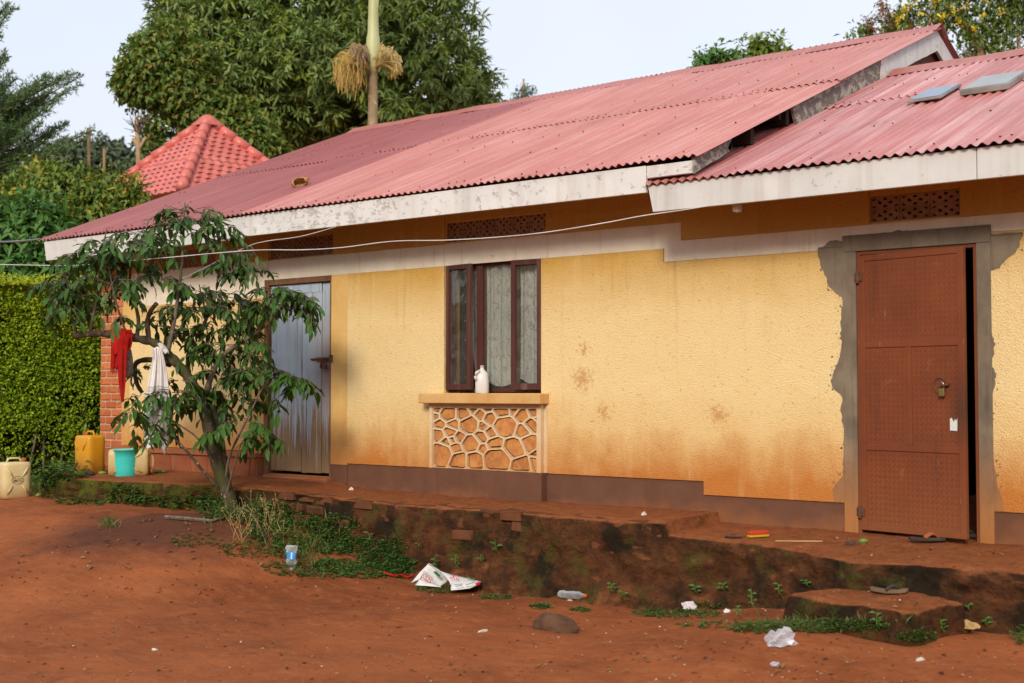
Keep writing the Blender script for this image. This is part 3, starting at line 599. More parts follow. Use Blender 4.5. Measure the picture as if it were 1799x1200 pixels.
right = rag(wpx([(1795, 415), (1786, 440), (1768, 455), (1757, 470), (1733, 477), (1732, 500), (1738, 545), (1741, 585), (1749, 605), (1741, 640), (1750, 655), (1749, 680), (1738, 700), (1739, 735), (1740, 780), (1746, 820), (1752, 850), (1764, 893)]), .009)
def at_z(pts, z):
    P = sorted(pts, key=lambda q: q[1]); return float(np.interp(z, [q[1] for q in P], [q[0] for q in P]))
def at_x(pts, x):
    P = sorted(pts, key=lambda q: q[0]); return float(np.interp(x, [q[0] for q in P], [q[1] for q in P]))
def slab(rows, y0, y1):
    """rows of (a, b) points across, stacked into one closed slab"""
    m_ = MB(); n = len(rows); V = [(a[0], y0, a[1]) for a, b in rows]+[(b[0], y0, b[1]) for a, b in rows]; V += [(x, y1, z) for x, _, z in V]
    Fc = [(i, n+i, n+i+1, i+1) for i in range(n-1)]+[(i, i+1, 2*n+i+1, 2*n+i) for i in range(n-1)]+[(n+i+1, n+i, 3*n+i, 3*n+i+1) for i in range(n-1)]+[(0, 2*n, 3*n, n), (n-1, 2*n-1, 4*n-1, 3*n-1)]
    m_.add(V, Fc); return m_
zs = np.linspace(.215, 2.118, 110); lx = [at_z(left, z)+.007*float(fbm(np.array(z*14), np.array(1.), 3, 3)) for z in zs]; rx = [at_z(right, z)+.007*float(fbm(np.array(z*14), np.array(7.), 3, 3)) for z in zs]
slab([((x, z), (3.37, z)) for x, z in zip(lx, zs)], -.0222, -.001).build('cement_patch', MAT['cementdirty'], house); slab([((4.44, z), (x, z)) for x, z in zip(rx, zs)], -.0222, -.001).build('cement_patch', MAT['cementdirty'], house)
xs = np.linspace(at_z(left, 2.118), at_z(right, 2.118), 90); slab([((x, 2.121), (x, max(2.13, min(at_x(topl, x), 2.262))+.008*float(fbm(np.array(x*18), np.array(2.), 5, 3)))) for x in xs], -.0222, -.001).build('cement_patch', MAT['cementdirty'], house)
sp_ = MB()
for k in range(110):
    sd_ = random.random() < .62; z = random.uniform(.35, 2.05); x = (at_z(left, z)-abs(random.gauss(0, .028))) if sd_ else (at_z(right, z)+abs(random.gauss(0, .028))); r0 = random.choice((.002, .003, .003, .004, .006, .009)); a0 = random.random()
    sp_.prism([(x+r0*random.uniform(.6, 1.3)*math.cos(a0+q*1.047), z+r0*random.uniform(.6, 1.3)*math.sin(a0+q*1.047)) for q in range(6)], -.0215, -.015)
sp_.build('cement_splashes', MAT['cementdirty'], house, kind='stuff')
jb = MB(); jb.box((3.36, -.030, -.1), (3.468, .0, 2.076)); jb.box((3.44, -.036, -.1), (3.466, -.030, 2.076)); jb.box((4.352, -.030, -.1), (4.45, .0, 2.076)); jb.box((3.36, -.0255, 2.078), (4.45, .0, 2.20)); jb.build('door_jamb', MAT['cementdirty'], house, bevel=.006)

# ---- window
win = MB(); fy0, fy1 = .035, .095
for a, b in (((-.592, fy0, 1.03), (-.555, fy1, 2.23)), ((.495, fy0, 1.03), (.530, fy1, 2.23)), ((-.555, fy0, 2.195), (.495, fy1, 2.23)), ((-.555, fy0, 1.03), (.495, fy1, 1.065)), ((-.250, fy0-.004, 1.065), (-.175, fy1-.002, 2.195)), ((.155, fy0-.004, 1.065), (.225, fy1-.002, 2.195))): win.box(a, b)
win = win.build('window', MAT['frame'], house, bevel=.004)
def sash(x0, x1, z0, z1, fw, hinge, ang):
    s_ = MB(); y0, y1 = -.022, .022
    for a, b in (((x0, y0, z0), (x0+fw, y1, z1)), ((x1-fw, y0, z0), (x1, y1, z1)), ((x0+fw, y0, z1-fw), (x1-fw, y1, z1)), ((x0+fw, y0, z0), (x1-fw, y1, z0+fw*1.2))): s_.box(a, b)
    g_ = MB(); g_.box((x0+fw-.004, -.002, z0+fw), (x1-fw+.004, .002, z1-fw+.004))
    M = Matrix.Translation((hinge, .012, 0)) @ Matrix.Rotation(ang, 4, 'Z') @ Matrix.Translation((-hinge, 0, 0))
    for q in (s_, g_): q.V = [tuple(M @ Vector(v)) for v in q.V]
    s_.build('casement', MAT['frame'], win, bevel=.004); g_.build('pane', MAT['glass'], win)
sash(-.588, -.248, 1.05, 2.215, .045, -.588, R(-9)); sash(.205, .528, 1.05, 2.215, .048, .528, R(5))
g_ = MB(); g_.box((-.177, .062, 1.06), (.157, .066, 2.2)); g_.build('pane', MAT['glass'], win)
g_ = MB()
for k in range(3): g_.box((-.47+k*.36, .228, 1.05), (-.452+k*.36, .240, 2.22))
for k in range(6): g_.box((-.57, .240, 1.16+k*.18), (.52, .250, 1.175+k*.18))
g_.build('burglar_bars', MAT['bars'], win)
# curtains hang inside
def curtain(x0, x1, z0, z1, y, label, pinch=0.0):
    nu, nv = 40, 24; V = []
    for j in range(nv):
        t = j/(nv-1)
        for i in range(nu):
            u = i/(nu-1); xx = x0+(x1-x0)*u; xx = xx+(x1-xx)*pinch*t**1.5
            V.append((xx, y+.014*math.sin(u*17+.6*math.sin(t*3))*(1-.4*t)+.006*math.sin(u*31), z1-(z1-z0)*t - (.05*math.sin(u*PI) if j == nv-1 else 0)))
    T = [(j*nu+i, j*nu+i+1, (j+1)*nu+i+1, (j+1)*nu+i) for j in range(nv-1) for i in range(nu-1)]
    me = bpy.data.meshes.new('curtain'); setmesh(me, V, T, True); me.materials.append(MAT['curtain']); o = bpy.data.objects.new('curtain', me); COL.objects.link(o)
    tag(o, label, 'curtain', 'lace curtains behind the window panes')
curtain(-.175, .165, 1.13, 2.20, .092, 'grey patterned lace curtain behind the fixed middle window pane')
curtain(.225, .535, 1.15, 2.20, .085, 'paler lace curtain behind the right casement of the window')
curtain(-.44, -.255, 1.10, 2.20, .12, 'narrow drawn-back lace curtain behind the left casement of the window', .62)
# sill and the stone panel below
m_ = MB(); m_.box((-.80, -.160, .925), (.625, .033, 1.018)); m_.build('sill', MAT['sill'], house, bevel=.008)
SP = -.075
fr = MB(); fr.box((-.735, SP, .322), (-.700, 0, .923)); fr.box((.532, SP, .322), (.575, 0, .923)); fr.box((-.700, SP, .890), (.532, 0, .923)); fr.box((-.700, -.03, .322), (.532, 0, .890)); fr.mi = 0
fr.box((.575, -.03, .322), (.612, -.0, .923)); 
sp = fr.build('stone_panel', MAT['rib'], house)
m_ = MB(); m_.box((-.700, -.034, .322), (.532, -.031, .890)); m_.build('groove_bed', MAT['groove'], sp)
m_ = MB(); m_.box((-.748, -.090, -.3), (.590, 0, .319)); m_.build('plinth', MAT['plinth'], house, bevel=.004)
sites = [(35,570,25),(15,640,25),(140,620,70),(270,620,60),(360,570,30),(420,620,45),(470,560,25),(495,650,50),(605,580,60),(700,575,30),(765,620,50),(865,590,35),(65,715,40),(180,710,50),(320,710,80),(440,725,30),(630,720,90),(845,700,50),(770,760,45),(50,820,45),(150,785,45),(240,845,35),(430,830,45),(500,790,35),(335,900,70),(545,900,60),(700,930,85),(830,880,65),(120,895,30),(175,870,20),(205,945,40),(440,945,25),(80,1000,85),(235,1055,60),(375,1055,70),(560,1040,110),(760,1080,70),(875,1060,30),(890,655,12),(890,955,12)]
def clip(poly, n, c):
    out = []
    for i in range(len(poly)):
        a, b = poly[i], poly[(i+1) % len(poly)]; da, db = a@n-c, b@n-c
        if da <= 0: out.append(a)
        if (da < 0) != (db < 0): out.append(a+(b-a)*(da/(da-db)))
    return out
def inset(poly, d):
    """shrink a convex polygon by half-planes"""
    out = [np.array(p) for p in poly]; n = len(poly); ctr = sum(poly)/n
    for i in range(n):
        a, b = poly[i], poly[(i+1) % n]; e = b-a
        if np.linalg.norm(e) < 1e-6: continue
        nn = np.array([e[1], -e[0]])/np.linalg.norm(e)
        if (ctr-a)@nn > 0: nn = -nn
        out = clip(out, nn, a@nn-d)
        if len(out) < 3: return []
    return out
def rounded(poly, k=2):
    for _ in range(k): poly = [q for i in range(len(poly)) for q in (poly[i]*.88+poly[(i+1) % len(poly)]*.12, poly[i]*.12+poly[(i+1) % len(poly)]*.88)]
    return poly
ribs = MB()
bx = [np.array(p, float) for p in ((0, 548), (895, 548), (895, 1150), (0, 1150))]
conv = lambda p: np.array([-.700+p[0]/895*1.232, .890-(p[1]-548)/602*.568])
for i, (sx, sy, sr) in enumerate(sites):
    poly = list(bx); si = np.array([sx, sy], float)
    for j, (tx, ty, tr) in enumerate(sites):
        if i == j: continue
        sj = np.array([tx, ty], float); n = 2*(sj-si); c = sj@sj-tr*tr-si@si+sr*sr; poly = clip(poly, n, c)
        if len(poly) < 3: break
    if len(poly) < 3: continue
    cell = [conv(p) for p in poly]; inn = inset(cell, .0092)
    if len(inn) < 3: continue
    # rib: ring between the cell edge and the hole
    rin0 = rounded(inn, 1); ctr = sum(rin0)/len(rin0)
    def hit(poly, d):
        best = 1e9
        for q in range(len(poly)):
            a, b = poly[q], poly[(q+1) % len(poly)]; e = b-a; den = d[0]*e[1]-d[1]*e[0]
            if abs(den) < 1e-12: continue
            t = ((a-ctr)[0]*e[1]-(a-ctr)[1]*e[0])/den; u = ((a-ctr)[0]*d[1]-(a-ctr)[1]*d[0])/den
            if t > 0 and -1e-6 <= u <= 1+1e-6: best = min(best, t)
        return ctr+d*(best if best < 1e8 else 0)
    angs = sorted(math.atan2(*(p-ctr)[::-1]) for p in rin0+cell); dirs = [np.array([math.cos(t), math.sin(t)]) for t in angs]
    rin = [hit(rin0, d) for d in dirs]; outer = [hit(cell, d) for d in dirs]; m = len(rin)
    yr = -.064
    V = [(p[0], yr, p[1]) for p in outer]+[(p[0], yr-.004, p[1]) for p in rin]+[(p[0], -.031, p[1]) for p in rin]
    ribs.add(V, [(k, (k+1) % m, m+(k+1) % m, m+k) for k in range(m)]+[(m+k, m+(k+1) % m, 2*m+(k+1) % m, 2*m+k) for k in range(m)])
    st = inset(cell, .0092+.006+.005*random.random())
    if len(st) >= 3 and max(np.ptp([p[0] for p in st]), np.ptp([p[1] for p in st])) > .025:
        st = rounded(st); st = [p+np.array([random.uniform(-.003, .003), random.uniform(-.003, .003)]) for p in st]
        s_ = MB(); tl = random.uniform(-.006, .006); s_.prism([(p[0], p[1]) for p in st], -.047+tl, -.034); s_.build('stone', MAT['stone'], sp, bevel=.004)
ribs.build('mortar_ribs', MAT['rib'], sp)

# ---- wooden door
wd = MB(); wd.box((-3.14, -.02, .12), (-3.075, .09, 2.215)); wd.box((-2.150, -.012, .16), (-2.128, .09, 2.16)); wd.box((-3.075, -.022, 2.155), (-2.128, .09, 2.213)); wd = wd.build('wooden_door', MAT['frwood'], house, bevel=.004)
px = [474, 487, 532, 541, 567, 579]; xe = [-3.070]+[float(W3(p, 600, .03)[0]) for p in px[1:-1]]+[-2.153]
for a, b in zip(xe[:-1], xe[1:]):
    p_ = MB(); d = random.uniform(-.004, .004); zl = .20+random.uniform(-.008, .008); 
    p_.box((a+.003, .020+d, zl), (b-.003, .05, 2.05 if b < -2.3 else 2.15)); p_.build('plank', MAT['bluewood'], wd, bevel=.003)
p_ = MB(); p_.box((-3.068, .012, 2.053), (xe[-2]-.003, .05, 2.150)); p_.build('top_rail', MAT['bluewood'], wd, bevel=.003)
p_ = MB(); p_.box((-3.07, .05, .2), (-2.15, .06, 2.15)); p_.build('backing', MAT['dark'], wd)
b_ = MB(); bz = float(W3(566, 631)[2]); b_.tube([(-2.44, .005, bz), (-2.13, .003, bz+.01)], .011, 8); b_.box((-2.36, .004, bz-.025), (-2.20, .018, bz+.02)); b_.box((-2.14, -.03, bz-.03), (-2.10, .0, bz+.04)); b_.tube([(-2.28, 0, bz), (-2.28, -.01, bz-.09)], .012, 6); b_.build('bolt', MAT['rust'], wd)
m_ = MB(); m_.box((-3.08, -.09, -.1), (-2.11, .1, .165)); m_.build('threshold', MAT['ledge'], house, bevel=.02)
lk = MB(); lk.box((-2.235, -.035, bz-.105), (-2.185, -.008, bz-.055)); lk.tube([(-2.225, -.02, bz-.055), (-2.222, -.02, bz-.025), (-2.21, -.02, bz-.015), (-2.198, -.02, bz-.025), (-2.195, -.02, bz-.055)], .005, 6); lk = lk.build('padlock', MAT['rust']); tag(lk, 'small rusty padlock hanging from the bolt of the blue wooden door', 'padlock')

# ---- metal door, standing ajar
LW, LH = .835, 2.02; HX, HY = 3.500, -.020; ang = R(-11); DM = Matrix.Translation((HX, HY, .022)) @ Matrix.Rotation(ang, 4, 'Z')
def dm(mb): mb.V = [tuple(DM @ Vector(v)) for v in mb.V]; return mb
f_ = MB(); f_.box((3.470, -.022, -.03), (3.492, .06, 2.07)); f_.box((4.328, -.022, -.03), (4.349, .06, 2.07)); f_.box((3.492, -.022, 2.048), (4.328, .06, 2.07)); md = f_.build('metal_door', MAT['rdoor'], house, bevel=.003)
md['label'] = 'red oxide metal door of treadplate panels standing ajar'
l_ = MB()
for a, b in (((0, -.02, 0), (.045, .02, LH)), ((LW-.045, -.02, 0), (LW, .02, LH)), ((.045, -.02, LH-.045), (LW-.045, .02, LH)), ((.045, -.02, 0), (LW-.045, .02, .04)), ((.045, -.02, .585), (LW-.045, .02, .628)), ((.045, -.02, 1.335), (LW-.045, .02, 1.375)), ((.385, -.02, .628), (.425, .02, 1.335))): l_.box(a, b)
dm(l_).build('leaf_frame', MAT['rdoor'], md, bevel=.003)
for (x0, x1, z0, z1) in ((.045, LW-.045, .04, .585), (.045, .385, .628, 1.335), (.425, LW-.045, .628, 1.335), (.045, LW-.045, 1.375, LH-.045)):
    p_ = MB(); p_.box((x0-.004, -.012, z0-.004), (x1+.004, -.004, z1+.004)); p_ = dm(p_).build('tread_panel', MAT['rdoor'], md)
    t_ = MB(); k = 0; z = z0+.018
    while z < z1-.012:
        x = x0+.018+(.019 if k % 2 else 0); 
        while x < x1-.014:
            s_ = 1 if k % 2 else -1; c_ = np.array([x, -.0125, z]); u_ = np.array([.70, 0, .70*s_])*.0185; v_ = np.array([-.7*s_, 0, .7])*.0034
            t_.add([c_-u_, c_-v_, c_+u_, c_+v_, c_+np.array([0, -.0026, 0])-u_*.35, c_+np.array([0, -.0026, 0])+u_*.35], [(0, 1, 4), (1, 5, 4), (1, 2, 5), (2, 3, 5), (3, 4, 5), (3, 0, 4)]); x += .038
        z += .020; k += 1
    t_ = dm(t_).build('tread_pattern', MAT['rdoor'], p_, kind='stuff')
for z in (1.86, .13):
    h_ = MB(); h_.tube([(-.012, -.024, z-.045), (-.012, -.024, z+.045)], .013, 8); h_.box((-.035, -.03, z-.03), (.03, -.02, z+.03)); dm(h_).build('hinge', MAT['rust'], md)
rg = MB(); cx, cz = .648, 1.055
rg.tube([(cx+.052*math.cos(t), -.016, cz+.055*math.sin(t)) for t in np.linspace(.3, 2*PI-.6, 26)], .0045, 6); dm(rg).build('lock_rim', MAT['rust'], md)
h_ = MB(); h_.box((cx+.02, -.045, cz+.0), (cx+.075, -.012, cz+.016)); dm(h_).build('hasp', MAT['rust'], md)
pk = thing('padlock', 'brass padlock with steel shackle hanging on the red metal door', 'padlock', DM @ Vector((cx+.03, -.045, cz-.05)))
b_ = MB(); b_.box((cx+.008, -.052, cz-.075), (cx+.050, -.030, cz-.020)); dm(b_).build('body', MAT['brass'], pk, bevel=.004)
b_ = MB(); b_.tube([(cx+.015, -.041, cz-.02), (cx+.015, -.041, cz+.012), (cx+.022, -.041, cz+.024), (cx+.036, -.041, cz+.024), (cx+.043, -.041, cz+.012), (cx+.043, -.041, cz-.02)], .0055, 8); dm(b_).build('shackle', MAT['steel'], pk, smooth=True)
nt_ = MB(); nt_.prism([(.722, .745), (.776, .742), (.778, .83), (.77, .81), (.76, .825), (.752, .80), (.735, .832), (.722, .826)], -.0185, -.0165); nt_ = dm(nt_).build('note', MAT['paper']); tag(nt_, 'torn pale paper note stuck low on the red metal door', 'note')

# ---- ventilator blocks
def vent_block(nm, sx, sz):
    cols_, rows_ = 16, 10; g = np.ones((cols_, rows_), bool)
    for (i, j) in ((1,1),(2,1),(1,2),(1,7),(1,8),(2,8),(14,1),(13,1),(14,2),(14,7),(14,8),(13,8), (5,4),(4,4),(4,5),(5,5),(10,4),(11,4),(10,5),(11,5),(4,3+3),(7,1),(8,1),(7,2),(8,2),(7,8),(8,8),(7,7),(8,7)): g[i, j] = False
    mb = MB(); dx, dz = sx/cols_, sz/rows_; D = .03
    for i in range(cols_):
        for j in range(rows_):
            x0, z0 = i*dx, j*dz; x1, z1 = x0+dx, z0+dz
            if g[i, j]: mb.add([(x0,0,z0),(x1,0,z0),(x1,0,z1),(x0,0,z1)], [(0,1,2,3)])
            else:
                for (a, b, q) in ((-1,0,[(x0,0,z0),(x0,D,z0),(x0,D,z1),(x0,0,z1)]),(1,0,[(x1,0,z0),(x1,0,z1),(x1,D,z1),(x1,D,z0)]),(0,-1,[(x0,0,z0),(x1,0,z0),(x1,D,z0),(x0,D,z0)]),(0,1,[(x0,0,z1),(x0,D,z1),(x1,D,z1),(x1,0,z1)])):
                    if g[i+a, j+b]: mb.add(q, [(0,1,2,3)])
    me = bpy.data.meshes.new(nm); setmesh(me, mb.V, mb.F); me.materials.append(MAT['vent']); return me
for v, n in zip(VT, (6, 5, 3, 5)):
    b_ = MB(); yv = .012
    b_.box((v[0], .055, v[2]), (v[1], .065, v[3])); vt = b_.build('ventilator', MAT['dark'], house)
    sx = (v[1]-v[0])/n-.008; vb = vent_block('vent_block', sx, (v[3]-v[2])/2-.006)
    for i in range(n):
        for j in range(2): inst(vb, 'vent_block', vt, (v[0]+.004+i*(sx+.008), yv+random.uniform(-.003, .003), v[2]+.003+j*(v[3]-v[2])/2), (0, random.uniform(-.01, .01), 0))
    m_ = MB(); m_.box((v[0], yv+.004, v[2]), (v[1], yv+.03, v[2]+.004)); 
    for i in range(1, n): m_.box((v[0]+i*(sx+.008)-.005, yv+.003, v[2]), (v[0]+i*(sx+.008)+.005, yv+.02, v[3]))
    m_.box((v[0], yv+.003, (v[2]+v[3])/2-.004), (v[1], yv+.02, (v[2]+v[3])/2+.004)); m_.build('vent_joint', MAT['vent'], vt)

# ---- corrugated roofs
def sheet_mesh(nm, waves, pitch, y0, y1, eave_y, eave_z, tp, amp, mat, lift=0., wav=0.0):
    n = waves*8+5; xs = np.linspace(0, waves*pitch+pitch*.5, n); L = abs(y1-y0); rows = max(3, int(L/.45)+1); th = math.atan(tp); V = []
    for j in range(rows):
        t = j/(rows-1); y = y0+(y1-y0)*t; z = eave_z+(y-eave_y)*tp
        for x in xs:
            h = lift+amp*math.cos(2*PI*x/pitch)
            V.append((x, y-math.sin(th)*h, z+math.cos(th)*h))
    T = [(j*n+i, j*n+i+1, (j+1)*n+i+1, (j+1)*n+i) for j in range(rows-1) for i in range(n-1)]
    me = bpy.data.meshes.new(nm); setmesh(me, V, T, True); me.materials.append(mat); return me
PT = .0742; AMP = .0115; X0 = -6.45; SPL = 2.02
roof = thing_roof = bpy.data.objects.new('main_roof', None); COL.objects.link(roof); roof.parent = house; WL['main_roof'] = Vector((0, 0, 0))
sm = {}
for k in ('maroon', 'pink'): sm[k] = (sheet_mesh('roof_sheet', 10, PT, EY, SPL+.1, EY, EZ, TP, AMP, MAT[k]), sheet_mesh('roof_sheet', 10, PT, SPL-.06, RY+.02, EY, EZ, TP, AMP, MAT[k], .007))
for i in range(12):
    k = 'maroon' if i < 5 else 'pink'
    for r_ in (0, 1):
        o = inst(sm[k][r_], 'roof_sheet', roof, (X0+i*PT*10, random.uniform(-.012, .012), .002*(i % 2)+random.uniform(0, .004)), (random.uniform(-.0015, .0015), random.uniform(-.002, .002), random.uniform(-.0015, .0015)))
bk = MB(); me = sheet_mesh('roof_sheet', 120, PT, 9.95, RY-.02, 9.95, EZ, -TP, AMP, MAT['pink']); inst(me, 'roof_sheet', roof, (X0, 0, 0))
def ridge(x0, x1, ry, rz, tp, mat, parent):
    m_ = MB(); n = int((x1-x0)/.3)+1; P = [(-.20, -.20*tp-.002), (-.10, -.10*tp+.014), (-.02, .026), (.0, .032), (.02, .026), (.10, -.10*tp+.014), (.20, -.20*tp-.002)]
    V = []
    for i in range(n+1):
        x = x0+(x1-x0)*i/n; j_ = .006*math.sin(i*1.7)+.004*math.sin(i*4.1)
        V += [(x, ry+a, rz+b+AMP+.010+j_) for a, b in P]
    m_.add(V, [(i*7+k, i*7+k+1, (i+1)*7+k+1, (i+1)*7+k) for i in range(n) for k in range(6)]); o = m_.build('ridge_cap', mat, parent); o.modifiers.new('thick', 'SOLIDIFY').thickness = .003
ridge(X0-.03, 2.50, RY, RZ, TP, MAT['cap'], roof)
# annex roof, a little lower, tucked under the main eave
roof2 = bpy.data.objects.new('annex_roof', None); COL.objects.link(roof2); roof2.parent = house; WL['annex_roof'] = Vector((0, 0, 0))
X2 = 2.02; SP2 = 1.75
s2 = (sheet_mesh('roof_sheet', 10, PT, EY-.015, SP2+.1, EY, EZ2, TP2, AMP, MAT['pink2']), sheet_mesh('roof_sheet', 10, PT, SP2-.06, RY2+.02, EY, EZ2, TP2, AMP, MAT['pink2'], .007))
for i in range(8):
    for r_ in (0, 1): inst(s2[r_], 'roof_sheet', roof2, (X2+i*PT*10, random.uniform(-.012, .012), .002*(i % 2)+random.uniform(0, .004)), (random.uniform(-.0015, .0015), random.uniform(-.002, .002), 0))
me = sheet_mesh('roof_sheet', 80, PT, 7.4, RY2-.02, 7.4, RZ2-(7.4-RY2)*TP2, -TP2, AMP, MAT['pink2']); inst(me, 'roof_sheet', roof2, (X2, 0, 0))
ridge(2.47, 8.0, RY2, RZ2, TP2, MAT['cap'], roof2)
def nails(x0, n, rows, tp, ez, parent, lim=1):
    m_ = MB(); th = math.atan(tp)
    for (y, lift, pr) in rows:
        for i in range(n):
            if random.random() > pr: continue
            x = x0+PT*(i)+random.uniform(-.004, .004); yy = y+random.uniform(-.02, .02); z = ez+(yy-EY)*tp+AMP+lift
            r = random.uniform(.006, .010); m_.lathe([(r, 0), (r*.8, .006), (0.001, .009)], (x, yy-math.sin(th)*.012, z+.003), 6)
    m_.build('roof_nails', MAT['nail'], parent, kind='stuff')
nails(X0, 119, [(-.55, 0, .34), (.42, 0, .16), (1.2, 0, .14), (SPL-.02, .009, .38), (2.7, .007, .15), (3.5, .007, .15), (4.3, .007, .3)], TP, EZ, roof)
nails(X2+PT*6, 72, [(-.55, 0, .36), (.42, 0, .17), (1.0, 0, .12), (SP2-.02, .009, .36), (2.4, .007, .2), (3.0, .007, .25)], TP2, EZ2, roof2)
# fascia boards
def board(x0, x1, z0, z1, mat, y0=-.625, y1=-.598, skew=0., dz=0.): 
    m_ = MB(); m_.prism([(x0+skew, z0), (x1, z0+dz), (x1, z1+dz), (x0, z1)], y0, y1); return m_.build('fascia_board', MAT[mat], house, bevel=.003)
board(-6.36, -2.78, 2.575, 2.80, 'clean', skew=.05); board(-2.775, 2.015, 2.595, 2.805, 'peel', y0=-.628, dz=-.012)
board(2.02, 2.42, 2.695, 2.79, 'peel', y0=-.622, y1=-.585); board(2.035, 4.56, 2.425, 2.632, 'clean', y0=-.632, y1=-.60, skew=.045); board(4.565, 7.6, 2.425, 2.632, 'clean', y0=-.630, y1=-.60)
# rake boards of the main roof's right gable, gable wall behind
def on_main(y, dz): return EZ+(y-EY)*TP+dz
def rake(y0, y1, d0, d1, mat, x=2.405, jag0=0., jag1=0.):
    n = 14; V = []
    for i in range(n+1):
        y = y0+(y1-y0)*i/n; tp_ = on_main(y, -.018) if y <= RY else on_main(2*RY-y, -.018); c = (2*(i/n)-1)
        dn = -(d0+(d1-d0)*i/n)+.010*fbm(np.array(y*9.), np.array(3.), 2, 3)
        V += [(x, y, tp_), (x, y, tp_+dn), (x+.03, y, tp_), (x+.03, y, tp_+dn)]
    if jag0: V[1] = (x, y0+jag0, V[1][2]); V[3] = (x+.03, y0+jag0, V[3][2]); V[0] = (x, y0, V[0][2]-.02); V[2] = (x+.03, y0, V[2][2]-.02)
    if jag1: k = 4*n; V[k+1] = (x, y1-jag1, V[k+1][2]); V[k+3] = (x+.03, y1-jag1, V[k+3][2])
    Fc = []
    for i in range(n):
        a = 4*i; b = a+4; Fc += [(a, b, b+1, a+1), (a+2, a+3, b+3, b+2), (a, a+2, b+2, b), (a+1, b+1, b+3, a+3)]
    Fc += [(0, 1, 3, 2), (4*n, 4*n+2, 4*n+3, 4*n+1)]; m_ = MB(); m_.add(V, Fc); return m_.build('rake_board', MAT[mat], house)
rake(-.60, .0, .13, .10, 'grime', jag1=.08); rake(1.08, 3.02, .20, .19, 'grime', jag0=.12); rake(3.03, RY, .19, .22, 'clean', x=2.412); rake(RY+.002, 8.6, .22, .22, 'clean', x=2.412)
m_ = MB(); m_.add([(2.26, 0, 2.5), (2.26, 9.2, 2.5), (2.26, 9.2, 2.86), (2.26, RY, RZ-.24), (2.26, 0, 2.86), (2.36, 0, 2.5), (2.36, 9.2, 2.5), (2.36, 9.2, 2.86), (2.36, RY, RZ-.24), (2.36, 0, 2.86)], [(0, 1, 2, 3, 4), (5, 9, 8, 7, 6), (0, 4, 9, 5), (4, 3, 8, 9), (3, 2, 7, 8)]); m_.build('gable_wall', MAT['gable'], house)
m_ = MB()
for y in (.35, 1.0): m_.box((2.24, y, on_main(y, -.16)), (2.41, y+.06, on_main(y, -.03)))
for y in (-.4, .9, 2.1, 3.3, 4.4): m_.box((X0+.1, y, on_main(y, -.085)), (2.39, y+.05, on_main(y, -.028)))
for y in (-.4, .8, 1.9, 3.0): m_.box((2.5, y, EZ2+(y-EY)*TP2-.085), (7.5, y+.05, EZ2+(y-EY)*TP2-.028))
m_.build('purlins', MAT['void'], house)
bb = thing('light_bulb', 'small white light bulb under the eave of the annex roof', 'light bulb', (2.75, -.52, 2.43)); m_ = MB(); m_.lathe([(.0, 0), (.032, .006), (.038, .03), (.036, .06), (.02, .075)], (2.75, -.52, 2.375), 14); m_.build('bulb', MAT['white2'], bb, smooth=True); m_ = MB(); m_.lathe([(.024, 0), (.026, .05), (.05, .055), (.05, .075)], (2.75, -.52, 2.448), 12); m_.box((2.7, -.6, 2.52), (2.8, -.45, 2.56)); m_.build('holder', MAT['cement'], bb)
# two light panels on the annex roof
th2 = math.atan(TP2); sl = np.array([0, math.cos(th2), math.sin(th2)]); nr = np.array([0, -math.sin(th2), math.cos(th2)])
def on2(px, py, lift=0.0):
    r = ray(px, py); p0 = np.array([0, EY, EZ2])+nr*lift; return CAM+r*(((p0-CAM)@nr)/(r@nr))
def roof_panel(nm, corners, lift, t, mat, label):
    q = [on2(x, y, lift) for x, y in corners]; a, b, c, d = q; w_ = (np.linalg.norm(b-a)+np.linalg.norm(c-d))/2; ctr = sum(q)/4; o = thing(nm, label, 'roof panel', tuple(ctr))
    h_ = (abs((d-a)@sl)+abs((c-b)@sl))/2
    m_ = MB(); m_.obox(ctr-nr*t*.5, np.array([w_/2, 0, 0]), sl*h_/2, nr*t/2); m_.build('frame', MAT['alu'], o, bevel=.004); m_ = MB(); m_.obox(ctr+nr*.003, np.array([w_/2-.015, 0, 0]), sl*(h_/2-.015), nr*.002); m_.build('sheet', MAT[mat], o)
roof_panel('solar_panel', [(1606, 173), (1652, 171), (1674, 151), (1634, 153)], .045, .02, 'solar', 'small bluish solar panel lying on the annex roof, left of the grey skylight')
roof_panel('skylight', [(1694, 155), (1768, 150), (1793, 127), (1732, 132)], .055, .045, 'frost', 'larger grey framed skylight sheet raised on the annex roof')
# dry husk on the maroon roof
nrm_ = np.array([0, -math.sin(math.atan(TP)), math.cos(math.atan(TP))]); r_ = ray(527, 327); p0 = np.array([0, EY, EZ])+nrm_*.012; hp = CAM+r_*(((p0-CAM)@nrm_)/(r_@nrm_))
hk = thing('dry_husk', 'open dry brown seed husk lying on the maroon roof sheets', 'husk', tuple(hp)); V = []; Fc = []; n1, n2 = 16, 9
for j in range(n2):
    t = j/(n2-1)
    for i in range(n1):
        a = 2*PI*i/n1; rr = .075*math.sin(.35+2.5*t)*(1+.12*math.sin(3*a)); V.append((hp[0]-.12+.26*t, hp[1]+rr*math.cos(a)*.9, hp[2]+.045+rr*.72*math.sin(a)+.03*(t-.5)))
for j in range(n2-1):
    for i in range(n1):
        if 6 <= i <= 11 and 2 <= j <= 6: continue
        Fc.append((j*n1+i, j*n1+(i+1) % n1, (j+1)*n1+(i+1) % n1, (j+1)*n1+i))
m_ = MB(); m_.add(V, Fc); o = m_.build('shell', MAT['calab'], hk, smooth=True); o.modifiers.new('thick', 'SOLIDIFY').thickness = .012
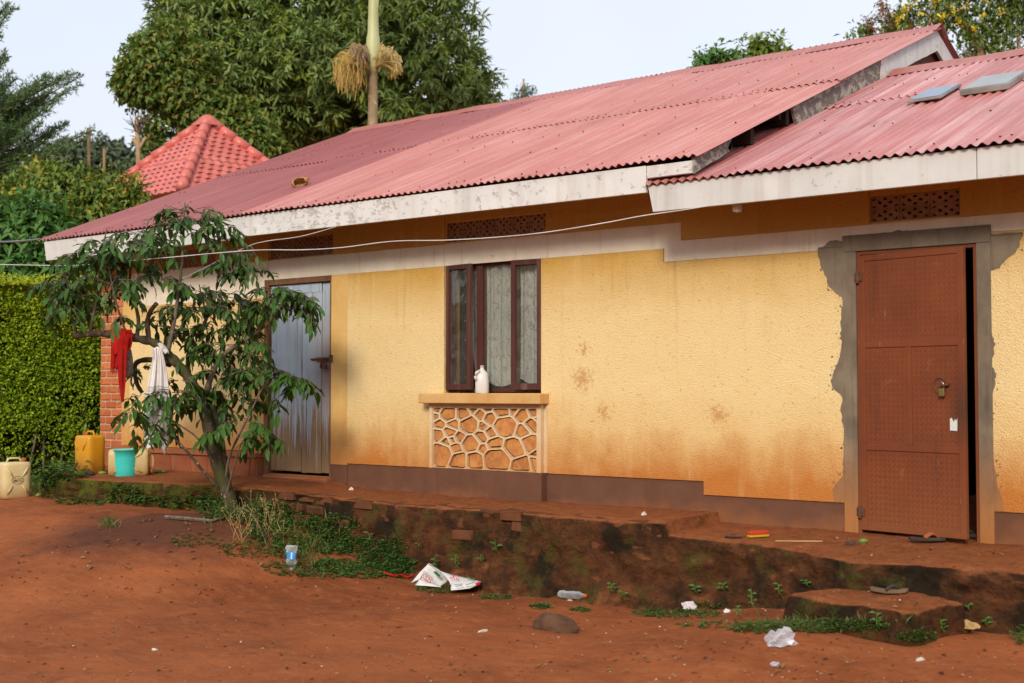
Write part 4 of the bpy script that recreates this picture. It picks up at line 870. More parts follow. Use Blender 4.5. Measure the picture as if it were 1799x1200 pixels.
# cables
def cable(nm, pts, r, mat, label): m_ = MB(); m_.tube(pts, r, 6); o = m_.build(nm, MAT[mat], smooth=True); tag(o, label, 'cable')
def smooth_line(pts, n=60):
    pts = np.array(pts); t = np.arange(len(pts)); q = np.linspace(0, len(pts)-1, n); out = []
    for s_ in q:
        i = min(int(s_), len(pts)-2); f = s_-i; p0 = pts[max(i-1, 0)]; p1 = pts[i]; p2 = pts[i+1]; p3 = pts[min(i+2, len(pts)-1)]
        out.append(.5*((2*p1)+(-p0+p2)*f+(2*p0-5*p1+4*p2-p3)*f*f+(-p0+3*p1-3*p2+p3)*f**3))
    return out
cl = [(-60, 463), (60, 466), (140, 466), (220, 459), (300, 452), (440, 440), (530, 439), (600, 435), (690, 424), (783, 422), (870, 417), (960, 408), (1060, 392), (1130, 379), (1200, 369), (1258, 359)]
cable('white_cable', smooth_line([W3(x, y, -.61-1.75*max(0, (1258-x)/1320)) for x, y in cl], 90), .0042, 'wirew', 'thin white cable slung along the whole house front under the eave')
cable('service_cable', smooth_line([D3(x, y, d) for x, y, d in ((-80, 423, 14.4), (0, 425, 14.4), (40, 423, 14.4), (70, 420, 14.41))], 14), .012, 'wireg', 'thick grey cable running in from the left to the eave corner')
cable('thin_wire', smooth_line([W3(x, y, yy) for x, y, yy in ((300, 498, -1.0), (345, 478, -1.0), (428, 436, -.75), (467, 424, -.7), (530, 415, -.65), (605, 394, -.615))], 24), .004, 'wirew', 'thin pale wire from the coffee tree up to the fascia board')

# ------------------------------------------------------------------ the coffee tree
TD = 12.0
def TP_(px, py, d=0.0): return D3(px, py, TD+d)
base = TP_(404, 902); base[2] = float(gz(base[0], base[1]))
tree = thing('coffee_tree', 'crooked coffee tree with drooping glossy leaves in front of the house', 'tree', tuple(base))
def limb(nm, pts, r0, r1, mat, n=8, parent=tree, wob=.0):
    P = smooth_line([TP_(x, y, d) for x, y, d in pts], max(8, len(pts)*5)); m = len(P)
    rr = [(r0+(r1-r0)*i/(m-1))*(1+wob*math.sin(i*1.9)+wob*.6*math.sin(i*4.3+1)) for i in range(m)]
    b_ = MB(); b_.tube(P, rr, n); o = b_.build(nm, mat, parent, smooth=True); return o
BK, TW = MAT['bark'], MAT['twig']
limb('trunk', [(412, 925, 0), (404, 880, 0), (390, 840, 0), (377, 800, .02), (366, 750, 0), (356, 712, -.02), (343, 682, -.04), (322, 652, -.05), (297, 624, -.05), (272, 603, -.05), (238, 594, -.05), (202, 588, -.05), (165, 586, -.02), (130, 590, 0)], .068, .028, BK, 12, wob=.09)
limb('trunk', [(402, 885, .04), (394, 830, .06), (386, 780, .08), (380, 740, .08), (366, 700, .06), (362, 685, .06)], .055, .034, BK, 10, wob=.08)
limb('branch', [(362, 690, .06), (372, 660, .05), (386, 632, 0), (410, 610, -.05), (440, 592, -.1), (468, 570, -.1), (492, 545, -.1), (510, 522, -.1)], .030, .008, TW)
limb('branch', [(292, 632, -.05), (304, 575, -.1), (313, 520, -.12), (320, 460, -.12), (323, 400, -.12), (325, 355, -.12)], .024, .006, TW)
limb('branch', [(262, 600, -.05), (259, 568, -.08), (264, 548, -.08), (276, 532, -.08)], .026, .020, BK, wob=.1)
limb('branch', [(240, 594, -.02), (243, 560, .1), (234, 520, .15), (228, 485, .15), (240, 440, .2)], .022, .006, BK)
limb('branch', [(222, 586, -.1), (208, 545, -.15), (198, 505, -.2), (190, 460, -.25)], .012, .005, TW)
limb('branch', [(157, 588, 0), (166, 545, -.05), (172, 500, -.1), (180, 440, -.1), (188, 400, -.1)], .018, .005, TW)
limb('branch', [(136, 590, 0), (128, 560, .05), (132, 520, .1), (140, 480, .1)], .018, .006, BK)
limb('branch', [(300, 640, .1), (262, 632, .15), (238, 640, .2), (240, 672, .2), (250, 690, .2)], .030, .018, BK, wob=.1)
limb('branch', [(370, 690, .05), (372, 640, .15), (366, 600, .2), (360, 550, .2), (350, 500, .2)], .007, .005, TW)
limb('branch', [(395, 850, .0), (404, 800, -.1), (425, 755, -.15), (446, 712, -.2), (466, 672, -.22)], .014, .006, TW)
limb('branch', [(398, 870, -.05), (412, 815, -.15), (424, 780, -.2), (436, 760, -.2)], .010, .005, TW)
limb('branch', [(378, 852, -.12), (352, 822, -.15), (330, 795, -.18), (312, 776, -.2), (306, 768, -.2)], .015, .009, BK)
limb('branch', [(368, 800, -.1), (345, 768, -.18), (320, 750, -.22), (296, 735, -.25), (270, 728, -.25)], .011, .004, TW)
limb('branch', [(352, 705, -.1), (330, 690, -.2), (310, 684, -.22)], .010, .004, TW)
limb('branch', [(384, 632, .1), (396, 580, .15), (410, 530, .18)], .013, .005, TW)
def coffee_leaf(seed):
    rr = random.Random(seed); V = []; Fc = []; n = 7
    for i in range(n+1):
        t = i/n; w = .205*math.sin(PI*min(1, t*.94+.03))**.75*(1-.25*t) if i < n else 0.0; w = max(w, .004); wv = .022*math.sin(t*15+seed)
        x = t; z = -.30*t*t; V += [(x, w, z+.055*w/.15+wv), (x, 0, z), (x, -w, z+.055*w/.15-wv)]
    for i in range(n): a = 3*i; b = a+3; Fc += [(a, a+1, b+1, b), (a+1, a+2, b+2, b+1)]
    me = bpy.data.meshes.new('leaf'); setmesh(me, V, Fc, True); me.materials.append(MAT['l_coffee']); return me, np.array(V), np.array(Fc)
CL = [coffee_leaf(k) for k in range(4)]
clusters = [(95, 500, 30, 16, 5, -.05), (115, 545, 30, 14, 4, 0), (140, 520, 40, 20, 6, -.15), (170, 430, 40, 16, 5, -.2), (205, 500, 40, 20, 6, -.2), (285, 440, 40, 18, 5, -.2), (350, 390, 40, 18, 4, -.15), (460, 545, 30, 16, 5, 0), (330, 610, 30, 14, 4, .2), (430, 630, 36, 14, 5, .1), # px, py, rx, ry, twigs, depth offset
 (332, 375, 62, 20, 7, -.1), (320, 400, 60, 26, 6, -.1), (295, 398, 28, 22, 4, -.15), (385, 400, 34, 14, 5, -.1), (395, 425, 34, 16, 4, -.1), (240, 412, 46, 14, 7, .1), (215, 430, 50, 18, 7, -.15), (268, 428, 34, 20, 5, .1), (150, 452, 46, 16, 6, 0), (190, 462, 58, 20, 8, -.1), (232, 470, 50, 22, 7, .1),
 (128, 490, 40, 20, 6, .05), (180, 495, 50, 18, 6, -.1), (110, 520, 26, 16, 4, 0), (165, 535, 50, 12, 4, .1), (100, 555, 16, 10, 2, 0), (215, 520, 30, 18, 4, 0), (205, 560, 16, 12, 2, -.25), (272, 490, 36, 18, 5, -.1), (300, 500, 24, 14, 3, -.1), (405, 468, 44, 12, 6, -.1), (440, 478, 40, 12, 6, -.1), (425, 440, 30, 14, 4, 0),
 (345, 512, 48, 14, 6, .2), (390, 520, 44, 18, 7, .2), (420, 535, 34, 18, 6, .1), (360, 545, 50, 16, 7, .15), (310, 545, 32, 18, 5, .1), (480, 512, 36, 14, 7, -.1), (508, 520, 36, 16, 7, -.1), (535, 530, 20, 14, 5, -.1), (500, 545, 40, 12, 6, -.1), (545, 555, 10, 8, 2, -.1), (470, 530, 26, 16, 4, -.1),
 (375, 580, 52, 16, 7, .1), (420, 575, 34, 18, 6, 0), (330, 585, 36, 20, 5, .1), (270, 575, 22, 20, 3, .15), (440, 605, 26, 12, 4, -.1), (390, 610, 40, 16, 5, .1), (350, 630, 40, 16, 4, .1), (320, 670, 30, 14, 3, -.15), (250, 650, 14, 16, 2, .2),
 (390, 655, 44, 18, 6, .1), (420, 670, 34, 16, 6, .0), (360, 690, 40, 14, 4, .15), (440, 655, 36, 12, 4, -.15), (480, 660, 40, 12, 6, -.25), (510, 668, 32, 12, 5, -.25), (535, 675, 18, 10, 4, -.25), (480, 700, 16, 12, 2, -.22), (430, 710, 34, 16, 5, .05), (400, 700, 40, 16, 4, .1), (390, 730, 34, 14, 3, .1),
 (300, 690, 36, 14, 5, -.25), (320, 705, 30, 16, 5, -.2), (250, 700, 26, 14, 3, -.2), (232, 725, 24, 10, 3, -.25), (258, 745, 20, 10, 2, -.25), (300, 740, 20, 12, 3, -.25), (268, 765, 14, 8, 2, -.25), (340, 720, 24, 14, 2, -.2), (425, 745, 36, 10, 4, -.15), (455, 760, 24, 10, 4, -.2), (475, 772, 18, 8, 3, -.2), (448, 775, 16, 10, 2, -.2), (375, 760, 16, 12, 2, -.1), (245, 770, 10, 8, 1, -.25)]
items = []; tw = MB()
for (cx, cy, rx, ry, k, dd) in clusters:
    for q in range(int(k*1.75)):
        a = random.uniform(0, 2*PI); c0 = TP_(cx+rx*.45*math.cos(a)*random.random(), cy+ry*.6*(random.random()-.5)-4, dd+random.uniform(-.12, .12))
        e0 = TP_(cx+rx*math.cos(a), cy+ry*math.sin(a)*.8+2, dd+random.uniform(-.28, .28)); axis = norm(e0-c0); L = min(.30, np.linalg.norm(e0-c0)+.05)
        mid = c0+axis*L*.55+np.array([0, 0, .02]); end = c0+axis*L+np.array([0, 0, -.05]); tw.tube([c0, mid, end], [.0045, .0035, .002], 4, False)
        npair = random.randint(2, 3)
        for j in range(npair+1):
            t = .35+.65*j/npair; p = c0*(1-t)**2+2*t*(1-t)*mid+t*t*end
            for s_ in ((-1, 1) if j < npair else (0,)):
                side = np.cross(axis, [0, 0, 1.]); d = norm(axis*random.uniform(.35, .9)+side*s_*random.uniform(.5, 1.)+np.array([0, 0, -random.uniform(.05, .80)])+rng.normal(size=3)*.15)
                ln = random.uniform(.072, .138)*(1.08 if cy > 650 else 1)
                zx = norm(np.array([0, 0, 1.])-d*d[2]+rng.normal(size=3)*.25); zx = norm(zx-d*(zx@d)); yx = np.cross(zx, d)
                items.append((Matrix(((d[0]*ln, yx[0]*ln, zx[0]*ln, p[0]), (d[1]*ln, yx[1]*ln, zx[1]*ln, p[1]), (d[2]*ln, yx[2]*ln, zx[2]*ln, p[2]), (0, 0, 0, 1))), random.randrange(4)))
tw.build('twigs', TW, tree, kind='stuff')
dep = sorted(range(len(items)), key=lambda i: (np.array(items[i][0].translation)-CAM)@FW - items[i][0].to_scale()[0]*4)
for i in dep[:300]: inst(CL[items[i][1]][0], 'leaf', tree, None, mtx=items[i][0])
V = []; Fq = []; off = 0
for i in dep[300:]:
    M = np.array(items[i][0]); v0 = CL[items[i][1]][1]; V.append(v0@M[:3, :3].T+M[:3, 3]); Fq.append(CL[items[i][1]][2]+off); off += len(v0)
fastmesh('foliage', np.concatenate(V), np.concatenate(Fq), MAT['l_coffee'], tree, smooth=True, kind='stuff')

# ------------------------------------------------------------------ washing on the tree
def cloth(rows, depth, nu=20, fold=.02, nf=3.5, ph=0., sub=4):
    rows_ = []
    for a, b in zip(rows[:-1], rows[1:]):
        for k in range(sub): t = k/sub; rows_.append([a[i]+(b[i]-a[i])*t for i in range(3)])
    rows_.append(list(rows[-1])); V = []; UV = []; nv = len(rows_)
    for j, (y, xl, xr) in enumerate(rows_):
        t = j/(nv-1)
        for i in range(nu):
            u = i/(nu-1); d = depth+fold*math.sin(u*nf*2*PI+ph+1.2*t)*(.35+.65*t)+.4*fold*math.sin(u*nf*4.4*PI+2*t)+.3*fold*math.sin(9*t+5*u)
            V.append(D3(xl+(xr-xl)*u, y+1.2*math.sin(u*9+ph), d)); UV.append((u, t))
    T = [(j*nu+i, j*nu+i+1, (j+1)*nu+i+1, (j+1)*nu+i) for j in range(nv-1) for i in range(nu-1)]
    return V, T, UV
def cloth_obj(nm, parts, mat, parent, thick=.004):
    V = []; T = []; UV = []
    for v, t, u in parts: o = len(V); V += v; UV += u; T += [tuple(i+o for i in q) for q in t]
    off = WL[parent.name]; me = bpy.data.meshes.new(nm); setmesh(me, [tuple(np.array(v)-np.array(off)) for v in V], T, True)
    ul = me.uv_layers.new(name='UVMap')
    for l in me.loops: ul.data[l.index].uv = UV[l.vertex_index]
    me.materials.append(mat); o = bpy.data.objects.new(nm, me); COL.objects.link(o); o.parent = parent; s_ = o.modifiers.new('thick', 'SOLIDIFY'); s_.thickness = thick; return o
sc_ = thing('scarf', 'bright red fringed wool scarf draped over the horizontal tree branch', 'scarf', tuple(TP_(212, 590, -.1)))
cloth_obj('drape', [cloth([(584, 196, 232), (578, 194, 231), (580, 194, 232), (600, 195, 233), (612, 197, 230), (622, 199, 218)], TD-.13, 22, .016, 2.5)], MAT['red'], sc_)
cloth_obj('front_end', [cloth([(596, 195, 212), (620, 195, 210), (640, 194.5, 209), (647, 195, 208)], TD-.12, 14, .014, 2.)], MAT['red'], sc_)
cloth_obj('tail', [cloth([(590, 204, 228), (610, 205, 225), (640, 207, 222), (670, 209, 221), (692, 212, 219), (706, 214, 217.5)], TD-.15, 14, .014, 1.5, 1.)], MAT['red'], sc_)
fg = MB()
for k in range(22):
    x = 194.5+k*.65; p0 = D3(x, 645+random.uniform(-1, 1), TD-.12+random.uniform(-.015, .015)); fg.tube([p0, p0+np.array([random.uniform(-.01, .01), 0, -.03]), p0+np.array([random.uniform(-.02, .02), 0, -random.uniform(.04, .07)])], .002, 4)
fg.build('fringe', MAT['red'], sc_, kind='stuff')
sh = thing('shirt', 'white shirt with thin brown stripes hung from the crooked trunk', 'shirt', tuple(TP_(280, 640, -.12)))
cloth_obj('body', [cloth([(610, 268, 284), (630, 268, 289), (655, 263, 294), (682, 258, 297), (700, 254, 298), (730, 253, 302), (752, 252, 304), (766, 253, 304)], TD-.14, 30, .028, 2.6)], MAT['stripe'], sh)
cloth_obj('sleeve', [cloth([(764, 253, 277), (775, 254, 274), (783, 256, 270), (788, 258, 269)], TD-.15, 12, .022, 1.2)], MAT['stripe'], sh)
cloth_obj('tail', [cloth([(764, 276, 304), (772, 278, 303), (782, 281, 294), (790, 286, 291.5), (799, 290, 291)], TD-.13, 12, .018, 1.)], MAT['stripe'], sh)
cloth_obj('knot', [cloth([(603, 276, 286), (610, 280, 293), (616, 285, 296), (621, 290, 297)], TD-.16, 12, .02, 1.2)], MAT['stripe'], sh)
bgk = thing('knitted_bag', 'small speckled brown knitted bag hanging behind the red scarf', 'bag', tuple(TP_(226, 640, .0)))
m_ = MB(); c_ = TP_(226, 640, -.02); m_.lathe([(.008, .17), (.022, .13), (.034, .06), (.040, -.02), (.034, -.09), (.018, -.13), (.0, -.14)], tuple(c_), 14); m_.V = [(c_[0]+(v[0]-c_[0])*1.0+.006*math.sin(v[2]*80), v[1], v[2]) for v in m_.V]; m_.build('pouch', MAT['knit'], bgk, smooth=True)
m_ = MB(); m_.tube([c_+np.array([0, 0, .16]), TP_(224, 595, -.05)], .006, 5); m_.build('strap', MAT['knit'], bgk)

# ------------------------------------------------------------------ jerrycans, bucket, fruit
def sup(a, n=5.0):
    c, s_ = math.cos(a), math.sin(a); r = (abs(c)**n+abs(s_)**n)**(-1/n); return r*c, r*s_
def jerrycan(label, mat, capmat, M, w=.30, d=.20, h=.385, stamp=False, handle_far=True):
    loc = M.translation; root = thing('jerrycan', label, 'jerrycan', tuple(loc), 'plastic jerrycans beside the house')
    def put(mb): mb.V = [tuple(M @ Vector(v)) for v in mb.V]; return mb
    b_ = MB(); n = 32; prof = [(.90, 0), (.97, .012), (1, .03), (1, .12), (.985, .2), (1, .28), (1, h-.035), (.97, h-.012), (.88, h), (.0, h+.002)]; V = []
    for (s_, z) in prof:
        for k in range(n): x, y = sup(2*PI*k/n+.1, 5.5); V.append((x*w/2*s_, y*d/2*s_, z))
    Fc = [(i*n+k, i*n+(k+1) % n, (i+1)*n+(k+1) % n, (i+1)*n+k) for i in range(len(prof)-1) for k in range(n)]+[tuple(range(n))[::-1]]
    b_.add(V, Fc); put(b_).build('body', MAT[mat], root, smooth=True)
    for sy in (-1, 1):
        for sx in (-1, 1):
            for sz in (-1, 1):
                r_ = MB(); a = np.array([sx*w*.36, sy*d*.5, h/2+sz*h*.36]); c = np.array([sx*w*.17, sy*d*.5, h/2+sz*h*.12]); r_.tube([a, (a+c)/2+np.array([0, sy*.004, 0]), c], [.006, .011, .006], 6); put(r_).build('rib', MAT[mat], root, smooth=True)
    hd = MB(); x0 = -w*.22; hd.tube([(x0-.02, 0, h-.01), (x0, 0, h+.034), (x0+.02, 0, h+.042), (x0+.10, 0, h+.042), (x0+.12, 0, h+.034), (x0+.14, 0, h-.01)], .0105, 8); put(hd).build('handle', MAT[mat], root, smooth=True)
    cp_ = MB(); cp_.lathe([(.026, 0), (.026, .02), (.029, .02), (.029, .042), (.022, .046), (0, .046)], (w*.31, 0, h-.004), 14); put(cp_).build('cap', MAT[capmat], root)
    if stamp:
        st = MB(); st.tube([(.062*math.cos(t), -d/2-.001, h*.52+.040*math.sin(t)) for t in np.linspace(0, 2*PI, 30)], .0022, 5); st.tube([(-.055, -d/2-.001, h*.52+.016), (.055, -d/2-.001, h*.52+.016)], .0014, 4); put(st).build('stamp', MAT['rust'], root)
        cu = bpy.data.curves.new('lettering', 'FONT'); cu.body = 'JIBCO'; cu.size = .036; cu.extrude = .0008; cu.align_x = 'CENTER'; cu.align_y = 'CENTER'
        o = bpy.data.objects.new('lettering', cu); COL.objects.link(o); dg = bpy.context.evaluated_depsgraph_get(); me = bpy.data.meshes.new_from_object(o.evaluated_get(dg)); bpy.data.objects.remove(o)
        me.materials.clear(); me.materials.append(MAT['rust']); o = bpy.data.objects.new('lettering', me); COL.objects.link(o); o.parent = root
        Mt = M @ Matrix.Translation((0, -d/2-.0015, h*.52-.008)) @ Matrix.Rotation(PI/2, 4, 'X'); Mt.translation = Mt.translation-loc; o.matrix_basis = Mt
    return root
view = math.atan2(FW[1], FW[0])-PI/2
def at(p, rz): return Matrix.Translation(Vector(p)) @ Matrix.Rotation(rz, 4, 'Z')
p = L3(151, 834, .138); p += norm(np.array([FW[0], FW[1], 0]))*.12; p[2] = .137; jerrycan('dirty yellow jerrycan standing upright by the brick pillar', 'ycan', 'capred', at(p, view-R(38))@Matrix.Scale(-1, 4, (1, 0, 0)) if False else at(p, view+R(140)), w=.30, d=.23, h=.42); yc = p
p = L3(221, 838, .13)+norm(np.array([FW[0], FW[1], 0]))*.14; p[2] = .13
LM = at(p, view+R(8)) @ Matrix.Translation((-.21, 0, .145)) @ Matrix.Rotation(R(90), 4, 'Y') 
jerrycan('cream jerrycan lying on its side behind the turquoise bucket', 'ccan', 'capred', LM, w=.29, d=.2, h=.41)
p = G3(18, 876)+norm(np.array([FW[0], FW[1], 0]))*.1; p[2] = float(gz(p[0], p[1]))+.0; jerrycan('stained cream jerrycan standing on the bare ground at far left, oval stamp on its face', 'ccan2', 'capred', at(p, view+R(38)), w=.30, d=.24, h=.385, stamp=True)
# green stalk stuck in the yellow can
def ell(name, label, cat, c, ax, r, mat, n=12, bendy=.0):
    ax = norm(np.array(ax, float)); M = Vector(ax).to_track_quat('Z', 'Y').to_matrix(); b_ = MB(); L = r[1]
    b_.lathe([(r[0]*math.sin(PI*t)**.8*(1-.25*t) if 0 < t < 1 else 0.001, L*(t-.5)*2) for t in np.linspace(0, 1, 11)], tuple(c), n, M); o = b_.build(name, MAT[mat], smooth=True, loc=tuple(c)); tag(o, label, cat); return o
cpos = Vector(yc)+Matrix.Rotation(view+R(140), 3, 'Z') @ Vector((.093, 0, .46)); ell('green_banana', 'green banana stuck upright as a stopper in the yellow jerrycan', 'banana', cpos+Vector((0, 0, .035)), (.12, .05, 1), (.019, .06), 'green')
q = L3(280, 833, .135); ell('green_mango', 'green mango lying on the terrace right of the turquoise bucket', 'mango', q+np.array([0, 0, .028]), (.9, .45, .08), (.032, .075), 'green')
q = L3(179, 834, .135); ell('green_mango', 'small green mango between the yellow and the cream jerrycan', 'mango', q+np.array([0, 0, .02]), (.7, .7, .05), (.024, .05), 'green')
q = G3(68, 873); ell('green_mango', 'small green mango on the ground by the far left jerrycan', 'mango', q+np.array([0, 0, .02]), (.6, .8, .1), (.024, .035), 'green')
q = L3(159, 836, .135); ell('dark_stone', 'dark smooth stone in front of the yellow jerrycan', 'stone', q+np.array([0, 0, .02]), (.8, .6, .05), (.032, .055), 'rubber')
p = L3(222, 837, .128); p[2] = .128; bk_ = thing('bucket', 'turquoise plastic bucket standing on the terrace edge', 'bucket', tuple(p)); b_ = MB()
b_.lathe([(.001, .004), (.120, .004), (.124, .0), (.126, .008), (.129, .06), (.133, .13), (.137, .20), (.141, .278), (.147, .279), (.147, .293), (.141, .294), (.136, .28), (.12, .02), (.001, .014)], tuple(p), 28); b_.build('pail', MAT['teal'], bk_, smooth=False)
for f in bk_.children[0].data.polygons: f.use_smooth = True
b_ = MB(); rx = norm(np.array([RT[0], RT[1], 0])); b_.tube([p+rx*.128+np.array([0, 0, .26]), p+rx*.160+np.array([0, 0, .235]), p+rx*.166+np.array([0, 0, .19]), p+rx*.150+np.array([0, 0, .15]), p+rx*.116+np.array([0, 0, .135])], .008, 7); b_.build('handle', MAT['teal'], bk_, smooth=True)
b_ = MB(); b_.obox(p+rx*.135+np.array([0, 0, .262]), rx*.014, np.cross(rx, ZZ)*.014, ZZ*.016); b_.build('ear', MAT['teal'], bk_, bevel=.003)
# milk jug on the sill
p = W3(847, 681, -.10); p[2] = 1.019; jg = thing('milk_jug', 'empty translucent white plastic jug standing on the window sill', 'jug', tuple(p)); b_ = MB(); n = 20
jm = Matrix.Rotation(view, 3, 'Z'); prof = [(.94, 0), (1, .008), (1, .10), (.97, .115), (.93, .15), (.80, .18), (.55, .20), (.32, .215), (.28, .222), (.28, .243), (.31, .243), (.31, .25), (.0, .251)]; V = []
for s_, z in prof:
    for k in range(n): x, y = sup(2*PI*k/n, 3.2 if s_ > .6 else 2.); v = jm @ Vector((x*.062*s_, y*.062*s_, z)); V.append((p[0]+v[0], p[1]+v[1], p[2]+v[2]))
b_.add(V, [(i*n+k, i*n+(k+1) % n, (i+1)*n+(k+1) % n, (i+1)*n+k) for i in range(len(prof)-1) for k in range(n)]); b_.build('bottle', MAT['milk'], jg, smooth=True)
b_ = MB(); b_.tube([tuple(Vector(p)+jm @ Vector(v)) for v in ((-.022, -.05, .205), (-.055, -.066, .185), (-.062, -.068, .15), (-.055, -.062, .12))], .011, 8); b_.build('handle', MAT['milk'], jg, smooth=True)

# ------------------------------------------------------------------ litter and small things on the ground
def tri(name, label, cat, faces_px, mat, thick=.004): pass
# folded white sack with torn print
A0 = G3(722, 1026); dA = (A0-CAM)@FW-.05; dB = min((G3(838, 1034)-CAM)@FW, (G3(842, 1024)-CAM)@FW)-.06
def sk_(px, py, dy=0.0, dz=0.0):
    """point on a vertical sheet through the sack, pushed dy towards the viewer"""
    f_ = (px-722)/118.; d = dA*(1-f_)+dB*f_; return D3(px, py, d-dy)+np.array([0, 0, dz])
sack = thing('plastic_sack', 'crumpled white woven sack with red and green print, lying like a tent below the terrace', 'sack', tuple(A0))
m_ = MB()
def sheet(P, q):
    """bilinear crumpled patch from 4 corners"""
    n = 9; V = []
    for j in range(n):
        for i in range(n):
            u, v = i/(n-1), j/(n-1); p = P[0]*(1-u)*(1-v)+P[1]*u*(1-v)+P[2]*u*v+P[3]*(1-u)*v; e = math.sin(PI*u)*math.sin(PI*v)
            V.append(p+np.array([0, -1., .2])*q*e*.6+e*.012*np.array([fbm(np.array(u*5.), np.array(v*5.), 3, 2), fbm(np.array(u*5.), np.array(v*5.), 7, 2), fbm(np.array(u*6.), np.array(v*4.), 9, 2)]))
    m_.add(V, [(j*n+i, j*n+i+1, (j+1)*n+i+1, (j+1)*n+i) for j in range(n-1) for i in range(n-1)])
ap = sk_(753.5, 989, -.04)
sheet([sk_(738, 1005, .03), ap, sk_(737, 1017, .10), sk_(722, 1024, .10)], .0)          # outer left flap
sheet([sk_(752, 991, .0), sk_(792, 1017, -.16), sk_(774, 1031, -.05), sk_(736, 1018, .08)], -.02)  # inner printed face
sheet([sk_(737, 1017, .09), sk_(760, 1024, .04), sk_(775, 1031, .16), sk_(729, 1028, .16)], .03)   # floor fold
sheet([ap, sk_(772, 1003, -.02), sk_(795, 1026, .05), sk_(787, 1015, -.04)], .0)
sheet([ap, sk_(757, 993, -.06), sk_(790, 1014, -.10), sk_(772, 1003, -.02)], .01)
sheet([sk_(773, 1003, -.04), sk_(800, 1011, -.12), sk_(795, 1034, .12), sk_(786, 1015, -.02)], .02)
sheet([sk_(792, 1009, -.14), sk_(845, 1022, -.06), sk_(842, 1027, .08), sk_(793, 1036, .16)], .03)
sheet([sk_(792, 1030, .13), sk_(843, 1026, .08), sk_(826, 1034, .10), sk_(792, 1037, .17)], .0)
o = m_.build('sheet', MAT['sack'], sack, smooth=True); o.modifiers.new('thick', 'SOLIDIFY').thickness = .003
def print_on(body, c, right, upv, size, mat, parent, ext=.0006):
    cu = bpy.data.curves.new('lettering', 'FONT'); cu.body = body; cu.size = size; cu.extrude = ext; cu.align_x = 'CENTER'; cu.align_y = 'CENTER'
    o = bpy.data.objects.new('lettering', cu); COL.objects.link(o); me = bpy.data.meshes.new_from_object(o.evaluated_get(bpy.context.evaluated_depsgraph_get())); bpy.data.objects.remove(o)
    me.materials.clear(); me.materials.append(MAT[mat]); o = bpy.data.objects.new('lettering', me); COL.objects.link(o); o.parent = parent
    right = norm(np.array(right)); upv = norm(np.array(upv)-right*(np.array(upv)@right)); nn = np.cross(right, upv)
    o.matrix_basis = Matrix(((right[0], upv[0], nn[0], c[0]-WL[parent.name][0]), (right[1], upv[1], nn[1], c[1]-WL[parent.name][1]), (right[2], upv[2], nn[2], c[2]-WL[parent.name][2]), (0, 0, 0, 1)))
    return o
ri = sk_(765, 1023, .05)-sk_(748, 1010, .05); ui = sk_(757, 1008, .0)-sk_(748, 1019, .05)
print_on('SS2S', sk_(750, 1017, .105), ri, ui, .055, 'inkred', sack); print_on('EROYAL', sk_(753, 1011, .085), ri, ui, .030, 'inkgrey', sack)
m_ = MB(); q = [sk_(*a) for a in ((761, 1005, .045), (766, 1003, .02), (774, 1011, .0), (772, 1014, .02), (766, 1010, .04))]; m_.add(q, [(0, 1, 2, 3, 4)]); o = m_.build('printed_patch', MAT['inkgreen'], sack); o.modifiers.new('thick', 'SOLIDIFY').thickness = .001
print_on('2KG', sk_(799, 1015, .055), sk_(810, 1018, .05)-sk_(795, 1014, .05), ZZ+np.array([0, .6, 0]), .05, 'inkred', sack)
for a, b in (((800, 1031, .165), (812, 1028, .15)), ((818, 1028, .14), (834, 1022, .08)), ((798, 1027, .13), (812, 1026, .12))):
    m_ = MB(); m_.tube([sk_(*a), sk_(*b)], .0022, 4); m_.build('printed_line', MAT['inkgreen'], sack)
m_ = MB(); m_.tube([sk_(836, 1027, .10), sk_(843, 1024, .08)], .014, 6); m_.build('red_corner', MAT['inkred'], sack)
m_ = MB(); pts = smooth_line([G3(x, y)+np.array([0, 0, .02]) for x, y in ((672, 1009), (690, 1015), (705, 1014), (716, 1018), (726, 1014))], 18); m_.tube(pts, [.008, .012]*9, 6); tag(m_.build('red_rag', MAT['red'], smooth=True), 'twisted red rag on the weeds left of the white sack', 'rag')
# plastic bottles
def bottle(nm, label, base, axis, L, r, mats, squash=1., crumple=.0):
    root = thing(nm, label, 'bottle', tuple(base)); axis = Vector(axis).normalized(); M = axis.to_track_quat('Z', 'Y').to_matrix()
    def part(name, prof, mat):
        b_ = MB(); b_.lathe(prof, (0, 0, 0), 16); V = []
        for v in b_.V:
            k = 1+crumple*float(fbm(np.array(v[2]*40+v[0]*30), np.array(v[1]*40.), 2, 2)); w_ = M @ Vector((v[0]*k, v[1]*k*squash, v[2])); V.append((base[0]+w_[0], base[1]+w_[1], base[2]+w_[2]))
        b_.V = V; b_.build(name, mat, root, smooth=True)
    part('body', [(.0, 0), (r*.8, .0), (r, .012), (r, L*.18), (r*.92, L*.22), (r, L*.26), (r, L*.3)], MAT[mats[0]]); part('label', [(r*1.01, L*.3), (r*1.01, L*.56)], MAT[mats[1]])
    part('shoulder', [(r, L*.56), (r*.93, L*.6), (r, L*.64), (r*.85, L*.76), (r*.45, L*.88), (r*.38, L*.93), (r*.38, L*.97)], MAT[mats[0]])
    if mats[2]: part('cap', [(r*.46, L*.94), (r*.46, L*1.01), (0, L*1.015)], MAT[mats[2]])
q = G3(983, 1052); ax = (G3(1022, 1052)-q)*np.array([1, 1, .3]); bottle('plastic_bottle', 'clear crushed plastic bottle with orange cap lying below the terrace', q+np.array([0, 0, .035]), ax, .235, .036, ('clear', 'clear', 'redcap'), .85, .35)
q = G3(513, 994); bottle('plastic_bottle', 'crushed clear bottle with blue label standing upside down in the weeds', q+np.array([0, 0, .17]), (.02, -.1, -1), .2, .052, ('clear', 'blue', None), .6, .5)
